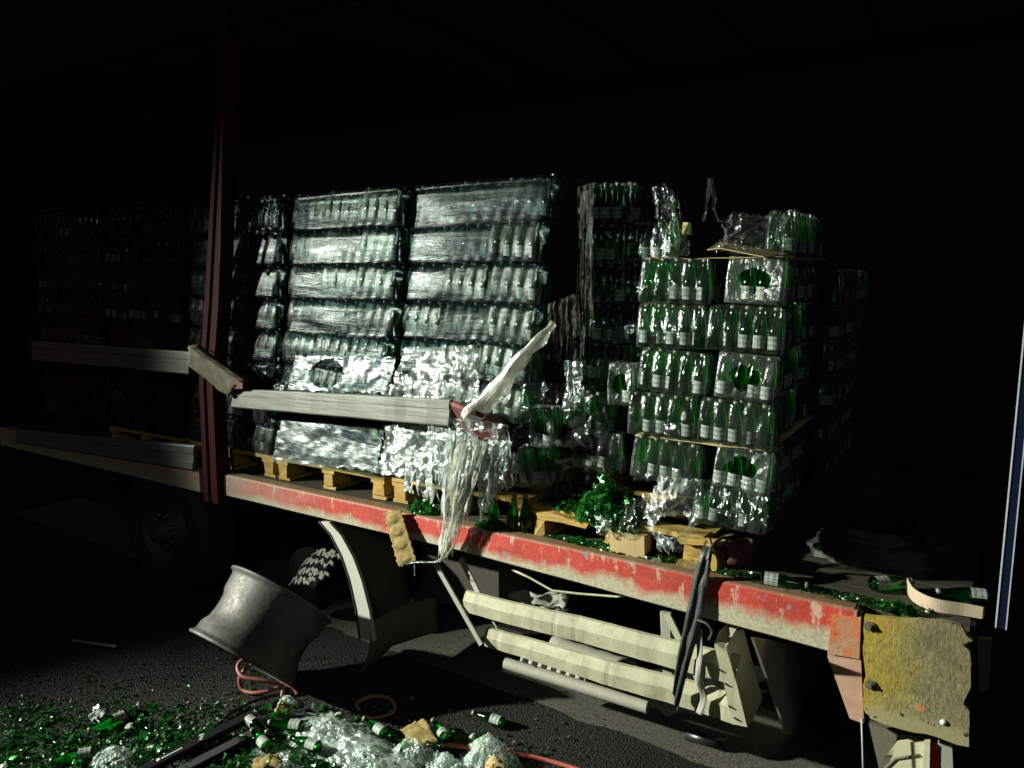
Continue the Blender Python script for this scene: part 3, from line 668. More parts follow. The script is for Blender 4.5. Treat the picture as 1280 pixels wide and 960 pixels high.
sG = Stack(-6.42, .13, .86, PT, .08, 0, 'stack by the front wall')
fill(sG, 8, 3, 4, 1, .0717, B2, LH)
# the collapsed stack: two pack columns, alternate layers turned so that the sleeve ends show
sE = Stack(-1.335, .10, .61, 1.165, .045, 0.0, 'collapsed stack near the strap')
EH = .196
for L in range(7):
    for c in range(2):
        x = -.1525+c*.305
        if L == 0 and c == 0: continue
        if L == 6: continue
        kd = 'hole' if (c == 1 and L in (1, 3, 5)) else 'side'
        nx, ny = (5, 3) if kd == 'side' else (4, 3)
        ox = rnd.uniform(-.012, .012)+(.025 if kd == 'hole' else 0)-(.012 if (c == 0 and L in (2, 4)) else 0)
        pack(sE.P(x+ox, .10+rnd.uniform(-.014, .014), L*EH-.02 if L else .0), (rnd.uniform(-.03, .02)-(.12 if L == 0 else 0), .03+rnd.uniform(-.03, .05), rnd.uniform(-.05, .05)), nx, ny, .060, kd, B1,
             'green bottle pack, %s layer, %s of the %s' % (ORD[L], COLS[2][c], sE.name), 'packs in the '+sE.name, H=.191)
    k = MB(); z_ = (L+1)*EH-.026
    if L in (1, 5):
        def fn(u, v):
            p = sE.P((u-.5)*.59, .03+v*.95, z_); p.z += .007*nz((u*4, v*3, L*2), 1); return p
        k.grid(fn, 16, 5); o = one(k, 'cardboard_layer_sheet', 'cardboard', 'cardboard sheet on the %s layer of the %s' % (ORD[L], sE.name), 'cardboard sheet', 'cardboard sheets between bottle layers'); o.modifiers.new('t', 'SOLIDIFY').thickness = .003
    for r_ in range(2):      # packs further in, seen end-on from the rear
        if L < 7: pack(sE.P(.215, .40+r_*.31, L*EH-.02 if L else 0), (0, .03+rnd.uniform(-.02, .02), R_(90)+rnd.uniform(-.04, .04)), 5, 2, .060, 'side', B1,
             'green bottle pack, %s layer, %s inner row of the %s' % (ORD[L], ['first', 'second'][r_], sE.name), 'packs in the '+sE.name, H=.191)
# remains of the pallet's front half, set back where the outer packs fell out
sD = Stack(-1.80, .40, .50, PT, .06, -.05, 'recessed stack behind the dull hanging film')
fill(sD, 8, 2, 4, 2, .0605, B1, .194, lambda L, c: 'hole' if (L == 3 and c == 1) else 'side', skip=((0, 0), (0, 1), (1, 1), (7, 1)))
pack(Vector((-1.53, .24, 1.325)), (.0, .06, .08), 4, 2, .060, 'side', B1, 'grimy shrink-wrapped bottle pack standing above the broken glass mound', 'packs in the recessed stack', H=.191)
pack(Vector((-1.38, .17, 1.66)), (.0, .0, .05), 2, 2, .060, 'hole', B1, 'short two-bottle-wide pack wedged beside the collapsed stack', 'packs in the recessed stack', H=.191)
pack(Vector((-1.76, .12, 1.43)), (.05, .0, .10), 2, 2, .060, 'hole', B1, 'torn pack glowing green with an oval film opening beside the broken socket', 'packs in the recessed stack', H=.191)
pack(Vector((-1.60, .25, 1.50)), (.04, .10, -.06), 4, 2, .060, 'side', B1, 'slumped bottle pack resting on the grimy pack above the glass mound', 'packs in the recessed stack', H=.191)
pack(Vector((-1.80, .16, 1.235)), (.12, -.10, .12), 3, 2, .060, 'side', B1, 'tilted low bottle pack behind the broken socket above the pallet', 'packs in the recessed stack', H=.191)
sH = Stack(-1.25, 1.38, .62, PT, .04, 0.0, 'far-side stack in deep shadow')
for L in range(6):
    for r_ in range(3):
        pack(sH.P(.2, .16+r_*.31, L*.19), (0, .03, R_(90)), 5, 1, .060, 'side', B1, 'green bottle pack, %s layer, %s row of the %s' % (ORD[L], ORD[r_+1], sH.name), 'packs in the '+sH.name, H=.191)

# ---------------------------------------------------------------- stretch film round the stacks
def wrap(st, layers, lh, label, mat='stretch_film', skip=None, depth=.5, z0=.0, z1=None, seed=0, nlay=1, bulge=.022):
    k = MB(); W = st.wx/2+.012; ztop = z1 if z1 is not None else layers*lh+.004; per = []
    Ltot = depth*2+2*W
    def path(s_):
        d_ = s_*Ltot
        if d_ < depth: return Vector((-W, depth-d_, 0)), Vector((-1, 0, 0))
        if d_ < depth+2*W: return Vector((-W+d_-depth, 0, 0)), Vector((0, -1, 0))
        return Vector((W, d_-depth-2*W, 0)), Vector((1, 0, 0))
    def fn(u, v):
        p, n = path(u); z_ = z0+v*(ztop-z0); t = (z_/lh) % 1.0
        prof = -bulge*(t/.76 if t < .76 else (.5+.5*math.cos(math.pi*(t-.76)/.24)))*(.85+.7*nz((p.x*1.5, z_*2, seed), 1))
        q = .005*fz((p.x*2.2+z_*1.5, z_*9+p.y, seed), 1, seed)+.007*nz((p.x*2.2, p.y*2, z_*3), 1, seed)
        q += .0025*math.sin(p.x*88)*max(0, .5-t)*(1 if p.x > 0 else .3)
        q += .010*nz((p.x*1.1+z_*.5, 3, z_*1.3), 1.6, seed)
        cr = min(W-abs(p.x), 1) if abs(n.y) else min(p.y, 1)
        rd = -.035*max(0, 1-cr/.05)**2 if cr < .05 else 0
        top = -.02*max(0, (v-.985)/.015) if v > .985 else 0
        r = p + n*(.012+prof+q+rd+top)
        return st.P(r.x, r.y, z_)
    nu = int(Ltot/.0135); nv = int((ztop-z0)/.0135)
    k.grid(fn, nu, nv, 0, (lambda u, v: skip(path(u)[0], z0+v*(ztop-z0))) if skip else None)
    if z1 is None:
        k.grid(lambda u, v: st.P((u-.5)*2*(W-.02), .04+v*(depth-.04), ztop-.004+.012*fz((u*3, v*3, seed), 1.5)), 20, 10)
    return one(k, 'stretch_film', mat, label, 'plastic film', 'stretch film around pallet stacks')
def ragged(a_, x0, amp=.05, s=6, seed=0): return a_+amp*nz((x0*s, seed, 0), 1)
wrap(sB, 8, LH, 'clear stretch film around the stack on the yellow pallet', seed=1, skip=lambda p, z_: (p.x/.13-.05)**2+((z_-.31)/.075)**2 < 1 and p.y < .01 or (p.x > .33 and .19 < z_ < .24+.5*(p.x-.33)))
wrap(sC, 8, LH, 'glossy stretch film around the bright stack beside the hanging film', seed=2, skip=lambda p, z_: (p.x > .12+.08*nz((z_*6, 0, 0), 1) and z_ < .56+.05*nz((p.x*9, 1, 0), 1)) or (p.y > .03 and p.x > 0 and z_ < .9))
wrap(sA, 8, LH, 'dull stretch film around the stack behind the red post', seed=3, skip=lambda p, z_: ((p.x-.3)/.14)**2+((z_-1.42)/.10)**2 < 1 or z_ < .40+.08*nz((p.x*8, 0, 0), 1) and z_ > .20)
wrap(sF, 8, LH, 'unlit stretch film around the stack in front of the post', seed=4)
wrap(sG, 8, LH, 'unlit stretch film around the stack by the front wall', seed=5)
# crumpled whitish film over the bright corner of stack C, above and below the loose board
def crumple(label, quad, Y, nu, nv, amp, mat, seed, skip=None, fine=.5, cat='plastic film', name='crumpled_film', bag=0., tilt=0.):
    k = MB(); a_, b_, c, d_ = quad
    def fn(u, v):
        x = (a_[0]*(1-u)+b_[0]*u)*(1-v)+(d_[0]*(1-u)+c[0]*u)*v; y = (a_[1]*(1-u)+b_[1]*u)*(1-v)+(d_[1]*(1-u)+c[1]*u)*v
        p = PY(x, y, Y)
        r = amp*fz((p.x*7, p.z*7, seed), 1, seed, 5)+amp*fine*1.3*(abs(nz((p.x*16+p.z*9, p.z*12-p.x*7, seed), 1))+.5*abs(nz((p.x*34-p.z*12, p.z*30, seed+2), 1)))-bag*math.sin(u*math.pi)*math.sin(v*math.pi)+tilt*(.5-v)
        ed = min(u, 1-u, v, 1-v); s_ = .02*max(0, 1-ed*8)
        return Vector((p.x+s_*nz((u*14, v*14, seed), 1), p.y+r, p.z+s_*nz((v*14, u*14, seed+3), 1)))
    k.grid(fn, nu, nv, 0, skip); return one(k, name, mat, label, cat)
crumple('bright crinkled white film bulging above the loose aluminium board', [(497, 437), (588, 432), (603, 503), (489, 497)], .075, 50, 36, .030, 'milky_film', 11, lambda u, v: ((u-.12)/.07)**2+((v-.35)/.16)**2 < 1, tilt=.05)
crumple('glossy crinkled film sheet below the loose board beside the hanging strands', [(484, 528), (565, 535), (590, 605), (472, 590)], .03, 50, 36, .030, 'milky_film', 12, tilt=.05)
crumple('crinkled film over the pack row behind the yellow pallet boards', [(348, 517), (478, 527), (474, 588), (344, 576)], .085, 60, 30, .007, 'sheen_film', 13, tilt=.055)
crumple('clear film bulging round a dark oval opening above the loose board', [(365, 445), (492, 446), (490, 492), (362, 486)], .08, 60, 24, .012, 'sheen_film', 14, lambda u, v: ((u-.34)/.17)**2+((v-.5)/.42)**2 < 1, tilt=.04)
crumple('loose shiny film lump on the upper corner of the stack behind the post', [(302, 246), (350, 244), (352, 292), (298, 294)], .06, 36, 30, .05, 'stretch_film', 15, lambda u, v: ((u-.5)/.2)**2+((v-.6)/.25)**2 < 1)
crumple('thin film tatters over the dark gap beside the red post', [(296, 455), (358, 452), (352, 505), (290, 500)], .05, 30, 24, .04, 'stretch_film', 16)
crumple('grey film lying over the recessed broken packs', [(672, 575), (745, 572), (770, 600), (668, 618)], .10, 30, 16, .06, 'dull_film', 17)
crumple('torn film veil round the green glowing pack', [(650, 480), (735, 478), (740, 560), (640, 556)], .05, 36, 30, .07, 'pack_film', 18, lambda u, v: ((u-.5)/.25)**2+((v-.62)/.3)**2 < 1)

def strands(label, tops, Y, n, Lr, wr, mat, seed, name='hanging_film', nrow=14, sway=.02, taper=.3):
    rg = random.Random(seed); k = MB()
    for s_ in range(n):
        t = rg.random(); i = min(int(t*(len(tops)-1)), len(tops)-2); f_ = t*(len(tops)-1)-i
        p0 = tops[i].lerp(tops[i+1], f_); L = rg.uniform(*Lr); w_ = rg.uniform(*wr); ph = rg.uniform(0, 9); yy = rg.uniform(-.04, .04); dx = rg.uniform(-.5, .5)
        def fn(u, v, p0=p0, L=L, w_=w_, ph=ph, yy=yy, dx=dx):
            ww = w_*(1-(1-taper)*v)*(1+.4*nz((v*4, ph, 0), 1))
            z_ = p0.z-L*v-.01*abs(nz((u*3, ph, v), 2))*v*3
            return Vector((p0.x+(u-.5)*ww+sway*nz((v*2.5, ph, 1), 1)*v*2+dx*.10*v+.006*nz((v*12, u*2, ph), 1), p0.y+yy+.02*math.sin(u*7+ph+v*3)*(1-.5*v)+sway*nz((v*2, ph, 5), 1), z_))
        k.grid(fn, 5, nrow, 0)
    return one(k, name, mat, label, 'plastic film')
def drape(label, sheets, mat, name='hanging_film', nu=30, nv=56, pleat=.022, seed=0):
    k = MB()
    for si, (top, bot, Y0, Y1, rag, fr) in enumerate(sheets):
        sd = seed+si*1.9
        def fn(u, v, top=top, bot=bot, Y0=Y0, Y1=Y1, sd=sd, rag=rag):
            x = (top[0][0]*(1-u)+top[1][0]*u)*(1-v)+(bot[0][0]*(1-u)+bot[1][0]*u)*v; y = (top[0][1]*(1-u)+top[1][1]*u)*(1-v)+(bot[0][1]*(1-u)+bot[1][1]*u)*v
            y -= rag*v*abs(nz((u*7, sd, 0), 1))*1.6
            p = PY(x, y, Y0+(Y1-Y0)*v); wv = pleat*(nz((u*9+v*.8, v*1.3, sd), 1)+.7*nz((u*22, v*2.5, sd), 1)+.35*nz((u*18, v*14, sd), 1))
            p.y += wv-.01; p.x += .5*pleat*nz((u*8, v*5, sd+4), 1)+.012*nz((v*6, sd, 2), 1)*v; p.z += .3*pleat*nz((u*10, v*9, sd+8), 1); return p
        def sk(u, v, sd=sd, fr=fr): return v > .35 and nz((u*11, v*1.1, sd+5), 1) > fr-.35*(v-.35)
        k.grid(fn, nu, nv, 0, sk)
    return one(k, name, mat, label, 'plastic film')
drape('wide torn film curtain in strips hanging from the loose board end', [(((536, 531), (580, 540)), ((548, 612), (578, 628)), -.07, -.05, 40, .36), (((505, 560), (560, 566)), ((508, 622), (566, 640)), -.02, -.03, 30, .22), (((560, 536), (600, 545)), ((552, 650), (590, 660)), -.09, -.06, 50, .32)], 'hanging_film', seed=1)
drape('thick white bunch of film trailing down over the red rail', [(((572, 548), (612, 552)), ((548, 700), (570, 696)), -.10, -.05, 30, .35), (((566, 550), (604, 552)), ((556, 690), (582, 668)), -.09, -.06, 40, .25), (((580, 556), (600, 556)), ((552, 706), (562, 700)), -.11, -.06, 16, .4)], 'white_film', seed=5, nu=24)
drape('clear puffed film bag hanging open beside the white bunch', [(((596, 548), (640, 556)), ((604, 650), (630, 612)), -.08, -.03, 40, .5), (((600, 552), (650, 566)), ((612, 630), (646, 606)), -.04, -.01, 20, .45)], 'clear_hanging_film', seed=9, pleat=.035)
drape('glossy film fringe crumpled round the broken board socket', [(((560, 520), (636, 530)), ((566, 560), (640, 572)), -.115, -.10, 30, .18)], 'clear_hanging_film', seed=12, nv=26)
crumple('wide clear film sheet spread over the lower pack row towards the hanging bunch', [(478, 532), (640, 552), (622, 618), (486, 606)], -.075, 80, 44, .055, 'clear_hanging_film', 61, lambda u, v: v > .62+.45*nz((u*7, 2, 0), 1)+.12 or nz((u*6, v*4, 7), 1) > .33, bag=.03)
# film rope
k = MB(); pts = [PY(x, y, Y) for x, y, Y in ((590, 522, -.05), (606, 505, -.06), (625, 485, -.06), (642, 460, -.05), (660, 440, -.03), (678, 422, 0), (692, 404, .05))]
fine = []
for i in range(len(pts)-1):
    for j in range(6): fine.append(pts[i].lerp(pts[i+1], j/6))
fine.append(pts[-1]); n = len(fine)
k.tube(fine, [.064-.044*(i/(n-1))+.006*math.sin(i*.7) for i in range(n)], 22, 0, .6, .22)
def rp_(u, v):
    i = int(u*(n-1)); p = fine[i]; q = PY(684+18*u, 500-30*u, .08); return p.lerp(q, v*.9)+Vector((0, .04*nz((u*6, v*6, 0), 1), .02*nz((u*6, v*4, 3), 1)))
one(k, 'twisted_film_rope', 'white_film', 'thick twisted rope of white film stretched from the socket up to the stack', 'plastic film')
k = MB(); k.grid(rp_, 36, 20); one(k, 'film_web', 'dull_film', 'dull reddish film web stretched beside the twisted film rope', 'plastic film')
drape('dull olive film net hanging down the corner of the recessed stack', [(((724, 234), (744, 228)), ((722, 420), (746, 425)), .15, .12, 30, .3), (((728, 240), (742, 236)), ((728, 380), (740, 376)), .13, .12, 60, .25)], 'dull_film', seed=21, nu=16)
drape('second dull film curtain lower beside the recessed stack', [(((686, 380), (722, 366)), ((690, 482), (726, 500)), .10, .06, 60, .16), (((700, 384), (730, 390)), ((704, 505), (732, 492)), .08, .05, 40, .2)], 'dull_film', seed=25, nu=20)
drape('pale film tail hanging under the dull curtain', [(((706, 450), (730, 452)), ((712, 510), (732, 498)), .05, .03, 30, .25)], 'clear_hanging_film', seed=29, nu=16)
# film on top of the collapsed stack
def bundle(label, quad, Y, amp, mat, seed, **kw): return crumple(label, quad, Y, 44, 34, amp, mat, seed, **kw)
zt = 1.165+6*EH-.02
k = MB(); k.prism([PY(884, 313, .06), PY(900, 311, .06), PY(935, 318, .06), PY(955, 322, .06), PY(985, 318, .3), PY(900, 303, .5)], (0, 0, .004)); one(k, 'cardboard_flap', 'cardboard', 'yellow-brown cardboard flap under the film bundle topping the collapsed stack', 'cardboard')
bundle('clear crumpled film bundle sitting on the cardboard flap of the collapsed stack', [(905, 268), (985, 268), (975, 326), (886, 312)], .12, .10, 'pack_film', 31, bag=.08)
bundle('folded-back film behind the crumpled film bundle', [(920, 274), (992, 266), (990, 318), (915, 312)], .28, .12, 'pack_film', 32)
drape('thin film wisps standing over the upper corner of the collapsed stack', [(((814, 232), (842, 238)), ((826, 300), (852, 318)), .16, .10, 20, .12), (((830, 228), (848, 244)), ((838, 320), (856, 300)), .14, .12, 20, .1)], 'pack_film', seed=33, nu=16)
bundle('film cap over a single upright bottle on the collapsed stack', [(826, 284), (856, 282), (858, 320), (822, 322)], .12, .05, 'pack_film', 34, bag=.05)
strands('curled film wisp above the gap behind the collapsed stack', [PY(884, 222, .4), PY(892, 224, .4)], 0, 2, (.12, .2), (.01, .02), 'pack_film', 35)
def bottle_thing(loc, rot, label, bm=B1, group=None, name='bottle', s=1.0):
    t = obj(name, bm[0], None, label, 'bottle', group, None, loc, rot); obj('bottle_label', bm[1], t); t.scale = (s, s, s); return t
q = PY(840, 318, .2); bottle_thing((q.x, q.y, zt), (0, .05, 1), 'single upright bottle under a film cap on the collapsed stack')
k = MB(); q = PY(858, 284, .25); k.box((q.x-.02, q.y, q.z-.03), (q.x+.02, q.y+.008, q.z+.015), 0, .008); one(k, 'cardboard_scrap', 'cardboard', 'small yellow cardboard scrap standing above the collapsed stack', 'cardboard')
for i, L in enumerate((1, 2, 3, 5)):
    q = [(795, 597), (790, 540), (788, 415), (796, 365)][i]
    crumple('ruffled film edge curling out at the %s layer of the collapsed stack' % ORD[L], [(q[0]-4, q[1]-14), (q[0]+55, q[1]-10), (q[0]+60, q[1]+6), (q[0]-2, q[1]+2)], .075, 30, 8, .025, 'pack_film', 40+i)
crumple('crushed film over the bottom layer of the collapsed stack', [(870, 598), (962, 606), (958, 660), (884, 640)], .04, 36, 24, .05, 'pack_film', 46)

# ---------------------------------------------------------------- broken glass
def shards(mb, pts, smin, smax, rg, flat=.5):
    for p in pts:
        n = rg.choice((3, 4, 4, 5)); s_ = rg.uniform(smin, smax) if rg.random() < .8 else smax*rg.uniform(.9, 1.5)
        M = Matrix.Rotation(rg.uniform(0, 6.28), 3, 'Z') @ Matrix.Rotation(rg.gauss(0, flat), 3, 'X') @ Matrix.Rotation(rg.gauss(0, flat), 3, 'Y')
        a0 = rg.uniform(0, 6.28); th = .0022; poly = []
        for i in range(n):
            a_ = a0+6.283*i/n+rg.uniform(-.4, .4); r = s_*rg.uniform(.35, .65); poly.append((r*math.cos(a_)*1.3, r*math.sin(a_)*.8))
        v = [M @ Vector((x, y, 18*x*x*.3+z_)) + p for z_ in (0, th) for x, y in poly]
        mb.add(v, [tuple(range(n))[::-1], tuple(range(n, 2*n))]+[(i, (i+1) % n, n+(i+1) % n, n+i) for i in range(n)])
rg = random.Random(3)
# mounds on the pallet: each mound is a heap of shards
def mound(label, c, rx, ry, h, n, smin=.012, smax=.035, seed=0, mat='lit_shard'):
    rg = random.Random(seed); k = MB(); pts = []
    for i in range(n):
        a_ = rg.uniform(0, 6.28); r = math.sqrt(rg.random()); x = r*math.cos(a_); y = r*math.sin(a_)
        top = h*max(0, (1-r*r))*(.7+.5*nz((x*2, y*2, seed), 1)); pts.append(Vector((c[0]+x*rx, c[1]+y*ry, c[2]+rg.uniform(.3, 1)*top+.006)))
    shards(k, pts, smin, smax, rg, .8); return one(k, 'broken_glass', mat, label, 'broken glass', None, 'stuff')
mound('heap of smashed green glass on the splintered pallet', (-1.62, .20, PT), .20, .12, .17, 1100, seed=1)
mound('bright heap of smashed green glass beside the pallet block', (-1.42, .12, PT-.02), .17, .09, .27, 1300, seed=2)
mound('green glass crumbs on the bed behind the red rail', (-1.35, .10, FZ), .42, .05, .03, 900, .006, .018, seed=3)
mound('green glass lump caught beneath the hanging film', (-2.47, .07, FZ), .10, .05, .10, 420, .010, .026, seed=4)
mound('green glass lodged in the foot of the hanging film', (-2.02, .05, FZ), .10, .04, .08, 300, .010, .03, seed=5)
mound('dull glass grains scattered along the rear bed edge', (-.55, .10, FZ), .45, .06, .012, 700, .004, .012, seed=6)
mound('few green shards beside the corner plate', (-.2, .09, FZ), .07, .04, .03, 60, .015, .035, seed=7)
# ground: a carpet of fragments, thickest at the lower left
k = MB(); pts = []
for i in range(26000):
    x = rg.uniform(0, 720) if rg.random() < .8 else rg.uniform(0, 330); y = 960-abs(rg.gauss(0, 42)) if rg.random() < .75 else rg.uniform(810, 975)
    if y < 800: continue
    p = PZ(x, y+rg.uniform(0, 30), .004)
    dens = .46+1.0*nz((p.x, p.y, 0), 2.6, 3)+.5*nz((p.x, p.y, 0), 9, 4)
    lim = 868 if x < 260 else 868+max(0, min(22, (x-260)*.2))
    dens *= 1.0 if y > lim else .12
    if x > 440: dens *= max(.04, 1-(x-440)/190)
    if rg.random() > dens: continue
    p.z = .003+.03*rg.random()*max(0, (1-abs(x-330)/260))*max(0, (y-890)/70); pts.append(p)
shards(k, pts, .005, .020, rg, .45)
big = []
for i in range(420):
    x = rg.gauss(230, 150); y = rg.uniform(878, 972); p = PZ(x, y, .012+.02*rg.random())
    if x > -20 and x < 560: big.append(p)
shards(k, big, .022, .042, rg, .8); one(k, 'broken_glass', 'green_shard', 'carpet of green glass fragments covering the road beside the truck', 'broken glass', None, 'stuff')
k = MB(); pts = []
for i in range(5500):
    x = rg.uniform(0, 760); y = rg.uniform(820, 985); p = PZ(x, y, .003)
    if rg.random() > (.55 if x < 450 else .16): continue
    p.z = .004+.012*rg.random(); pts.append(p)
shards(k, pts, .004, .014, rg, .7); one(k, 'road_grit', 'chassis_dirt', 'dark grit and dirt crumbs among the road glass', 'grit', None, 'stuff')
k = MB(); pts = []
for i in range(900):
    x = rg.uniform(0, 600); y = rg.uniform(872, 975); p = PZ(x, y, .004)
    if nz((p.x, p.y, 2), 2.2) < -.05+max(0, x-350)/500: continue
    p.z = .004; pts.append(p)
shards(k, pts, .004, .016, rg, .4); one(k, 'paper_debris', 'label_paper', 'pale crumbs of label paper mixed with the road glass', 'paper debris', None, 'stuff')

# ---------------------------------------------------------------- wheel rim on the road
vr = ray(328, 783).normalized(); ax = RT*50+UP*80; ax = ((ax-vr*ax.dot(vr)).normalized()+vr*.06).normalized()
zl = ax; yl = zl.cross(UZ).normalized(); xl = yl.cross(zl)
RR = .315; WW = .385
C0 = CAM + ray(322, 782)*3.95
M = Matrix((xl, yl, zl)).transposed().to_4x4(); low = -(abs(zl.z)*WW/2+RR*math.sqrt(1-zl.z**2))
M = Matrix.Translation((C0.x, C0.y, -low+.004)) @ M
# keep the rim under the same pixel: slide it along the ray to the height at which it rests on the road
dz = ray(328, 783); tt = (-low+.004-CAM.z)/dz.z; cc = CAM+dz*tt; M.translation = cc
rim = thing('wheel_rim', 'bare scuffed steel wheel rim tipped on its edge on the road', 'wheel rim', (0, 0, 0)); rim.matrix_world = M
k = MB()
po_ = [(.985, -.5), (1.0, -.485), (1.0, -.46), (.955, -.44), (.93, -.40), (.925, -.30), (.86, -.20), (.84, -.05), (.85, .10), (.91, .22), (.925, .40), (.95, .45), (1.0, .47), (1.0, .495), (.985, .5)]
inn = [(r-.035, z_) for r, z_ in po_[1:-1]][::-1]
k.lathe([(r*RR, z_*WW) for r, z_ in po_+inn+po_[:1]], 56); k.build('barrel', 'rim_steel', rim)
k = MB(); k.lathe([(.83*RR, -.02), (.60*RR, -.10), (.55*RR, -.13), (.25*RR, -.13), (.25*RR, -.12), (.54*RR, -.12), (.6*RR, -.09), (.83*RR, -.01)], 40); k.build('disc', 'rim_steel', rim)

# ---------------------------------------------------------------- hose, cables, bar
def spline(pts, n=8):
    out = []; P = [pts[0]]+list(pts)+[pts[-1]]
    for i in range(1, len(P)-2):
        for j in range(n):
            t = j/n; a_, b_, c, d_ = P[i-1], P[i], P[i+1], P[i+2]
            out.append(.5*((2*b_)+(c-a_)*t+(2*a_-5*b_+4*c-d_)*t*t+(3*b_-a_-3*c+d_)*t**3))
    return out+[P[-2]]
def onr(x, y, z_=0.): return PZ(x, y, z_)
k = MB(); k.tube(spline([onr(352, 872, .01), onr(352, 858, .05), onr(330, 851, .09), onr(304, 846, .11), onr(297, 833, .14), onr(308, 824, .16), onr(335, 832, .13), onr(355, 842, .08), onr(350, 858, .04), onr(322, 866, .02), onr(303, 862, .02), onr(300, 846, .08), onr(312, 832, .13), onr(328, 828, .14), onr(345, 843, .09), onr(362, 858, .04), onr(372, 868, .01)]), .011, 8)
one(k, 'rubber_hose', 'hose_red', 'looped dull red hose lying under the tipped wheel rim', 'hose')
k = MB(); k.tube(spline([onr(449, 888, .02), onr(447, 878, .05), onr(468, 870, .06), onr(488, 874, .06), onr(493, 888, .03), onr(478, 896, .01), onr(455, 899, .008)]), .010, 8); one(k, 'hose_ring', 'hose_red', 'open ring of red hose on the road in front of the mud flap', 'hose')
k = MB(); k.tube(spline([onr(555, 930, .03), onr(590, 935, .03), onr(650, 943, .02), onr(700, 955, .01), onr(760, 975, .01)]), .011, 8); one(k, 'red_cable', 'cable_red', 'red cable running out of the film heap across bare asphalt', 'cable')
k = MB(); k.tube(spline([onr(275, 902, .01), onr(300, 884, .02), onr(330, 872, .03), onr(350, 868, .02)]), .009, 8); one(k, 'black_cable', 'black_plastic', 'short black cable arching over glass beside the red hose', 'cable')
k = MB(); a_ = onr(172, 968, .05); b_ = onr(318, 893, .05); k.bar(a_, b_, .055, .035, seg=2, ch=.004)
for i in range(9):
    t = .20+.018*i; q = a_.lerp(b_, t)+Vector((0, 0, .0185)); k.box((q.x-.003, q.y-.008, q.z), (q.x+.003, q.y+.006, q.z+.0006), 1)
q = a_.lerp(b_, .165)+Vector((0, 0, .0185)); k.lathe([(.010, 0), (.010, .0006), (0, .0006)], 10, 1, Matrix.Translation(q))
one(k, 'black_bar', ['black_plastic', 'white_plastic'], 'long black bar with small white print lying across the glass', 'bar')
k = MB(); k.bar(onr(218, 968, .03), onr(340, 905, .03), .05, .02, seg=2); one(k, 'dark_strip', 'rubber', 'flat dark strip lying beside the long black bar', 'strip')
k = MB(); k.bar(onr(90, 800, .01), onr(145, 808, .02), .014, .01); one(k, 'thin_rod', 'guard_grey', 'thin grey rod on the dark road before the front wheel', 'rod')
k = MB(); k.tube([onr(858, 918, .03), onr(905, 931, .03)], .028, 12); one(k, 'pipe_stub', 'black_plastic', 'short dark pipe stub on the road under the guard end', 'pipe')

# ---------------------------------------------------------------- bottles lying on the road
def lying(x, y, head_x, head_y, label, z_=.03, s=1.0, group=None, bm=B1):
    a_ = onr(x, y, z_); b_ = onr(head_x, head_y, z_); d_ = (b_-a_).normalized()
    q = d_.to_track_quat('Z', 'Y').to_euler(); return bottle_thing(a_, q, label, bm, group, s=s)
lying(630, 904, 583, 888, 'whole green bottle with white label lying alone on bare asphalt', .03, 1.0)
lying(482, 918, 458, 900, 'green bottle with white label lying between two film heaps', .05)
lying(160, 893, 138, 902, 'dark green bottle lying among glass beside the film scrap', .04)
lying(308, 898, 330, 912, 'bottle with white label beside the end of the black bar', .05)
lying(380, 908, 355, 905, 'tilted bottle with white label beside the film heap', .06)
lying(335, 935, 320, 918, 'bottle lying on the flat dark strip', .06)
lying(400, 935, 372, 925, 'bottle half sunk in the big film heap', .06)
lying(560, 925, 545, 905, 'broken green bottle lying behind the cardboard piece', .05)
lying(250, 935, 262, 905, 'green bottle lying against the long black bar', .04)
lying(120, 940, 95, 945, 'muddy green bottle lying at the edge of the glass', .035)
def broken_bottle(x, y, z_, rot, label):
    k = MB(); R = .029; n = 14; v = []
    for r, h in ((0, .004), (R*.8, .0), (R, .008), (R, .035)): v += [(r*math.cos(6.283*j/n), r*math.sin(6.283*j/n), h) for j in range(n)]
    v += [(R*math.cos(6.283*j/n), R*math.sin(6.283*j/n), .045+.03*rnd.random()) for j in range(n)]
    k.add(v, [(i*n+j, i*n+(j+1) % n, (i+1)*n+(j+1) % n, (i+1)*n+j) for i in range(4) for j in range(n)], 0, True)
    o = k.build('broken_bottle', 'green_shard', None, label=label, cat='broken bottle', loc=onr(x, y, z_), rot=rot)
    l = MB(); l.add([(R*1.02*math.cos(6.283*j/n), R*1.02*math.sin(6.283*j/n), h) for h in (.012, .038) for j in range(7)], [(j, j+1, 8+j, 7+j) for j in range(6)], 0, True); l.build('bottle_label', 'label_paper', o)
for x, y, rt, lb_ in ((185, 937, (.3, 1.2, .5), 'bright broken bottle base beside the black bar'), (158, 912, (1.4, .2, 2), 'broken bottle base among dull glass beyond the white film scrap'),
                     (352, 893, (.5, .4, 1), 'broken bottle base behind the tilted labelled bottle'), (425, 895, (1.5, .1, .6), 'broken bottle showing its round opening behind the film heap'),
                     (300, 925, (1.2, .9, 1), 'broken bottle base between bar and strip'), (500, 945, (.4, .8, 2), 'broken bottle base resting on the film by the cardboard'), (455, 948, (1.3, .2, 2.6), 'broken bottle standing in the folds of the big film heap'),
                     (540, 912, (1.2, 2.2, .3), 'broken bottle base on asphalt behind the cardboard'), (590, 925, (1.1, .2, 1.2), 'small broken bottle base beside the red cable'), (365, 950, (.2, .6, .3), 'broken bottle base in front of the big film heap')):
    broken_bottle(x, y, .02, rt, lb_)
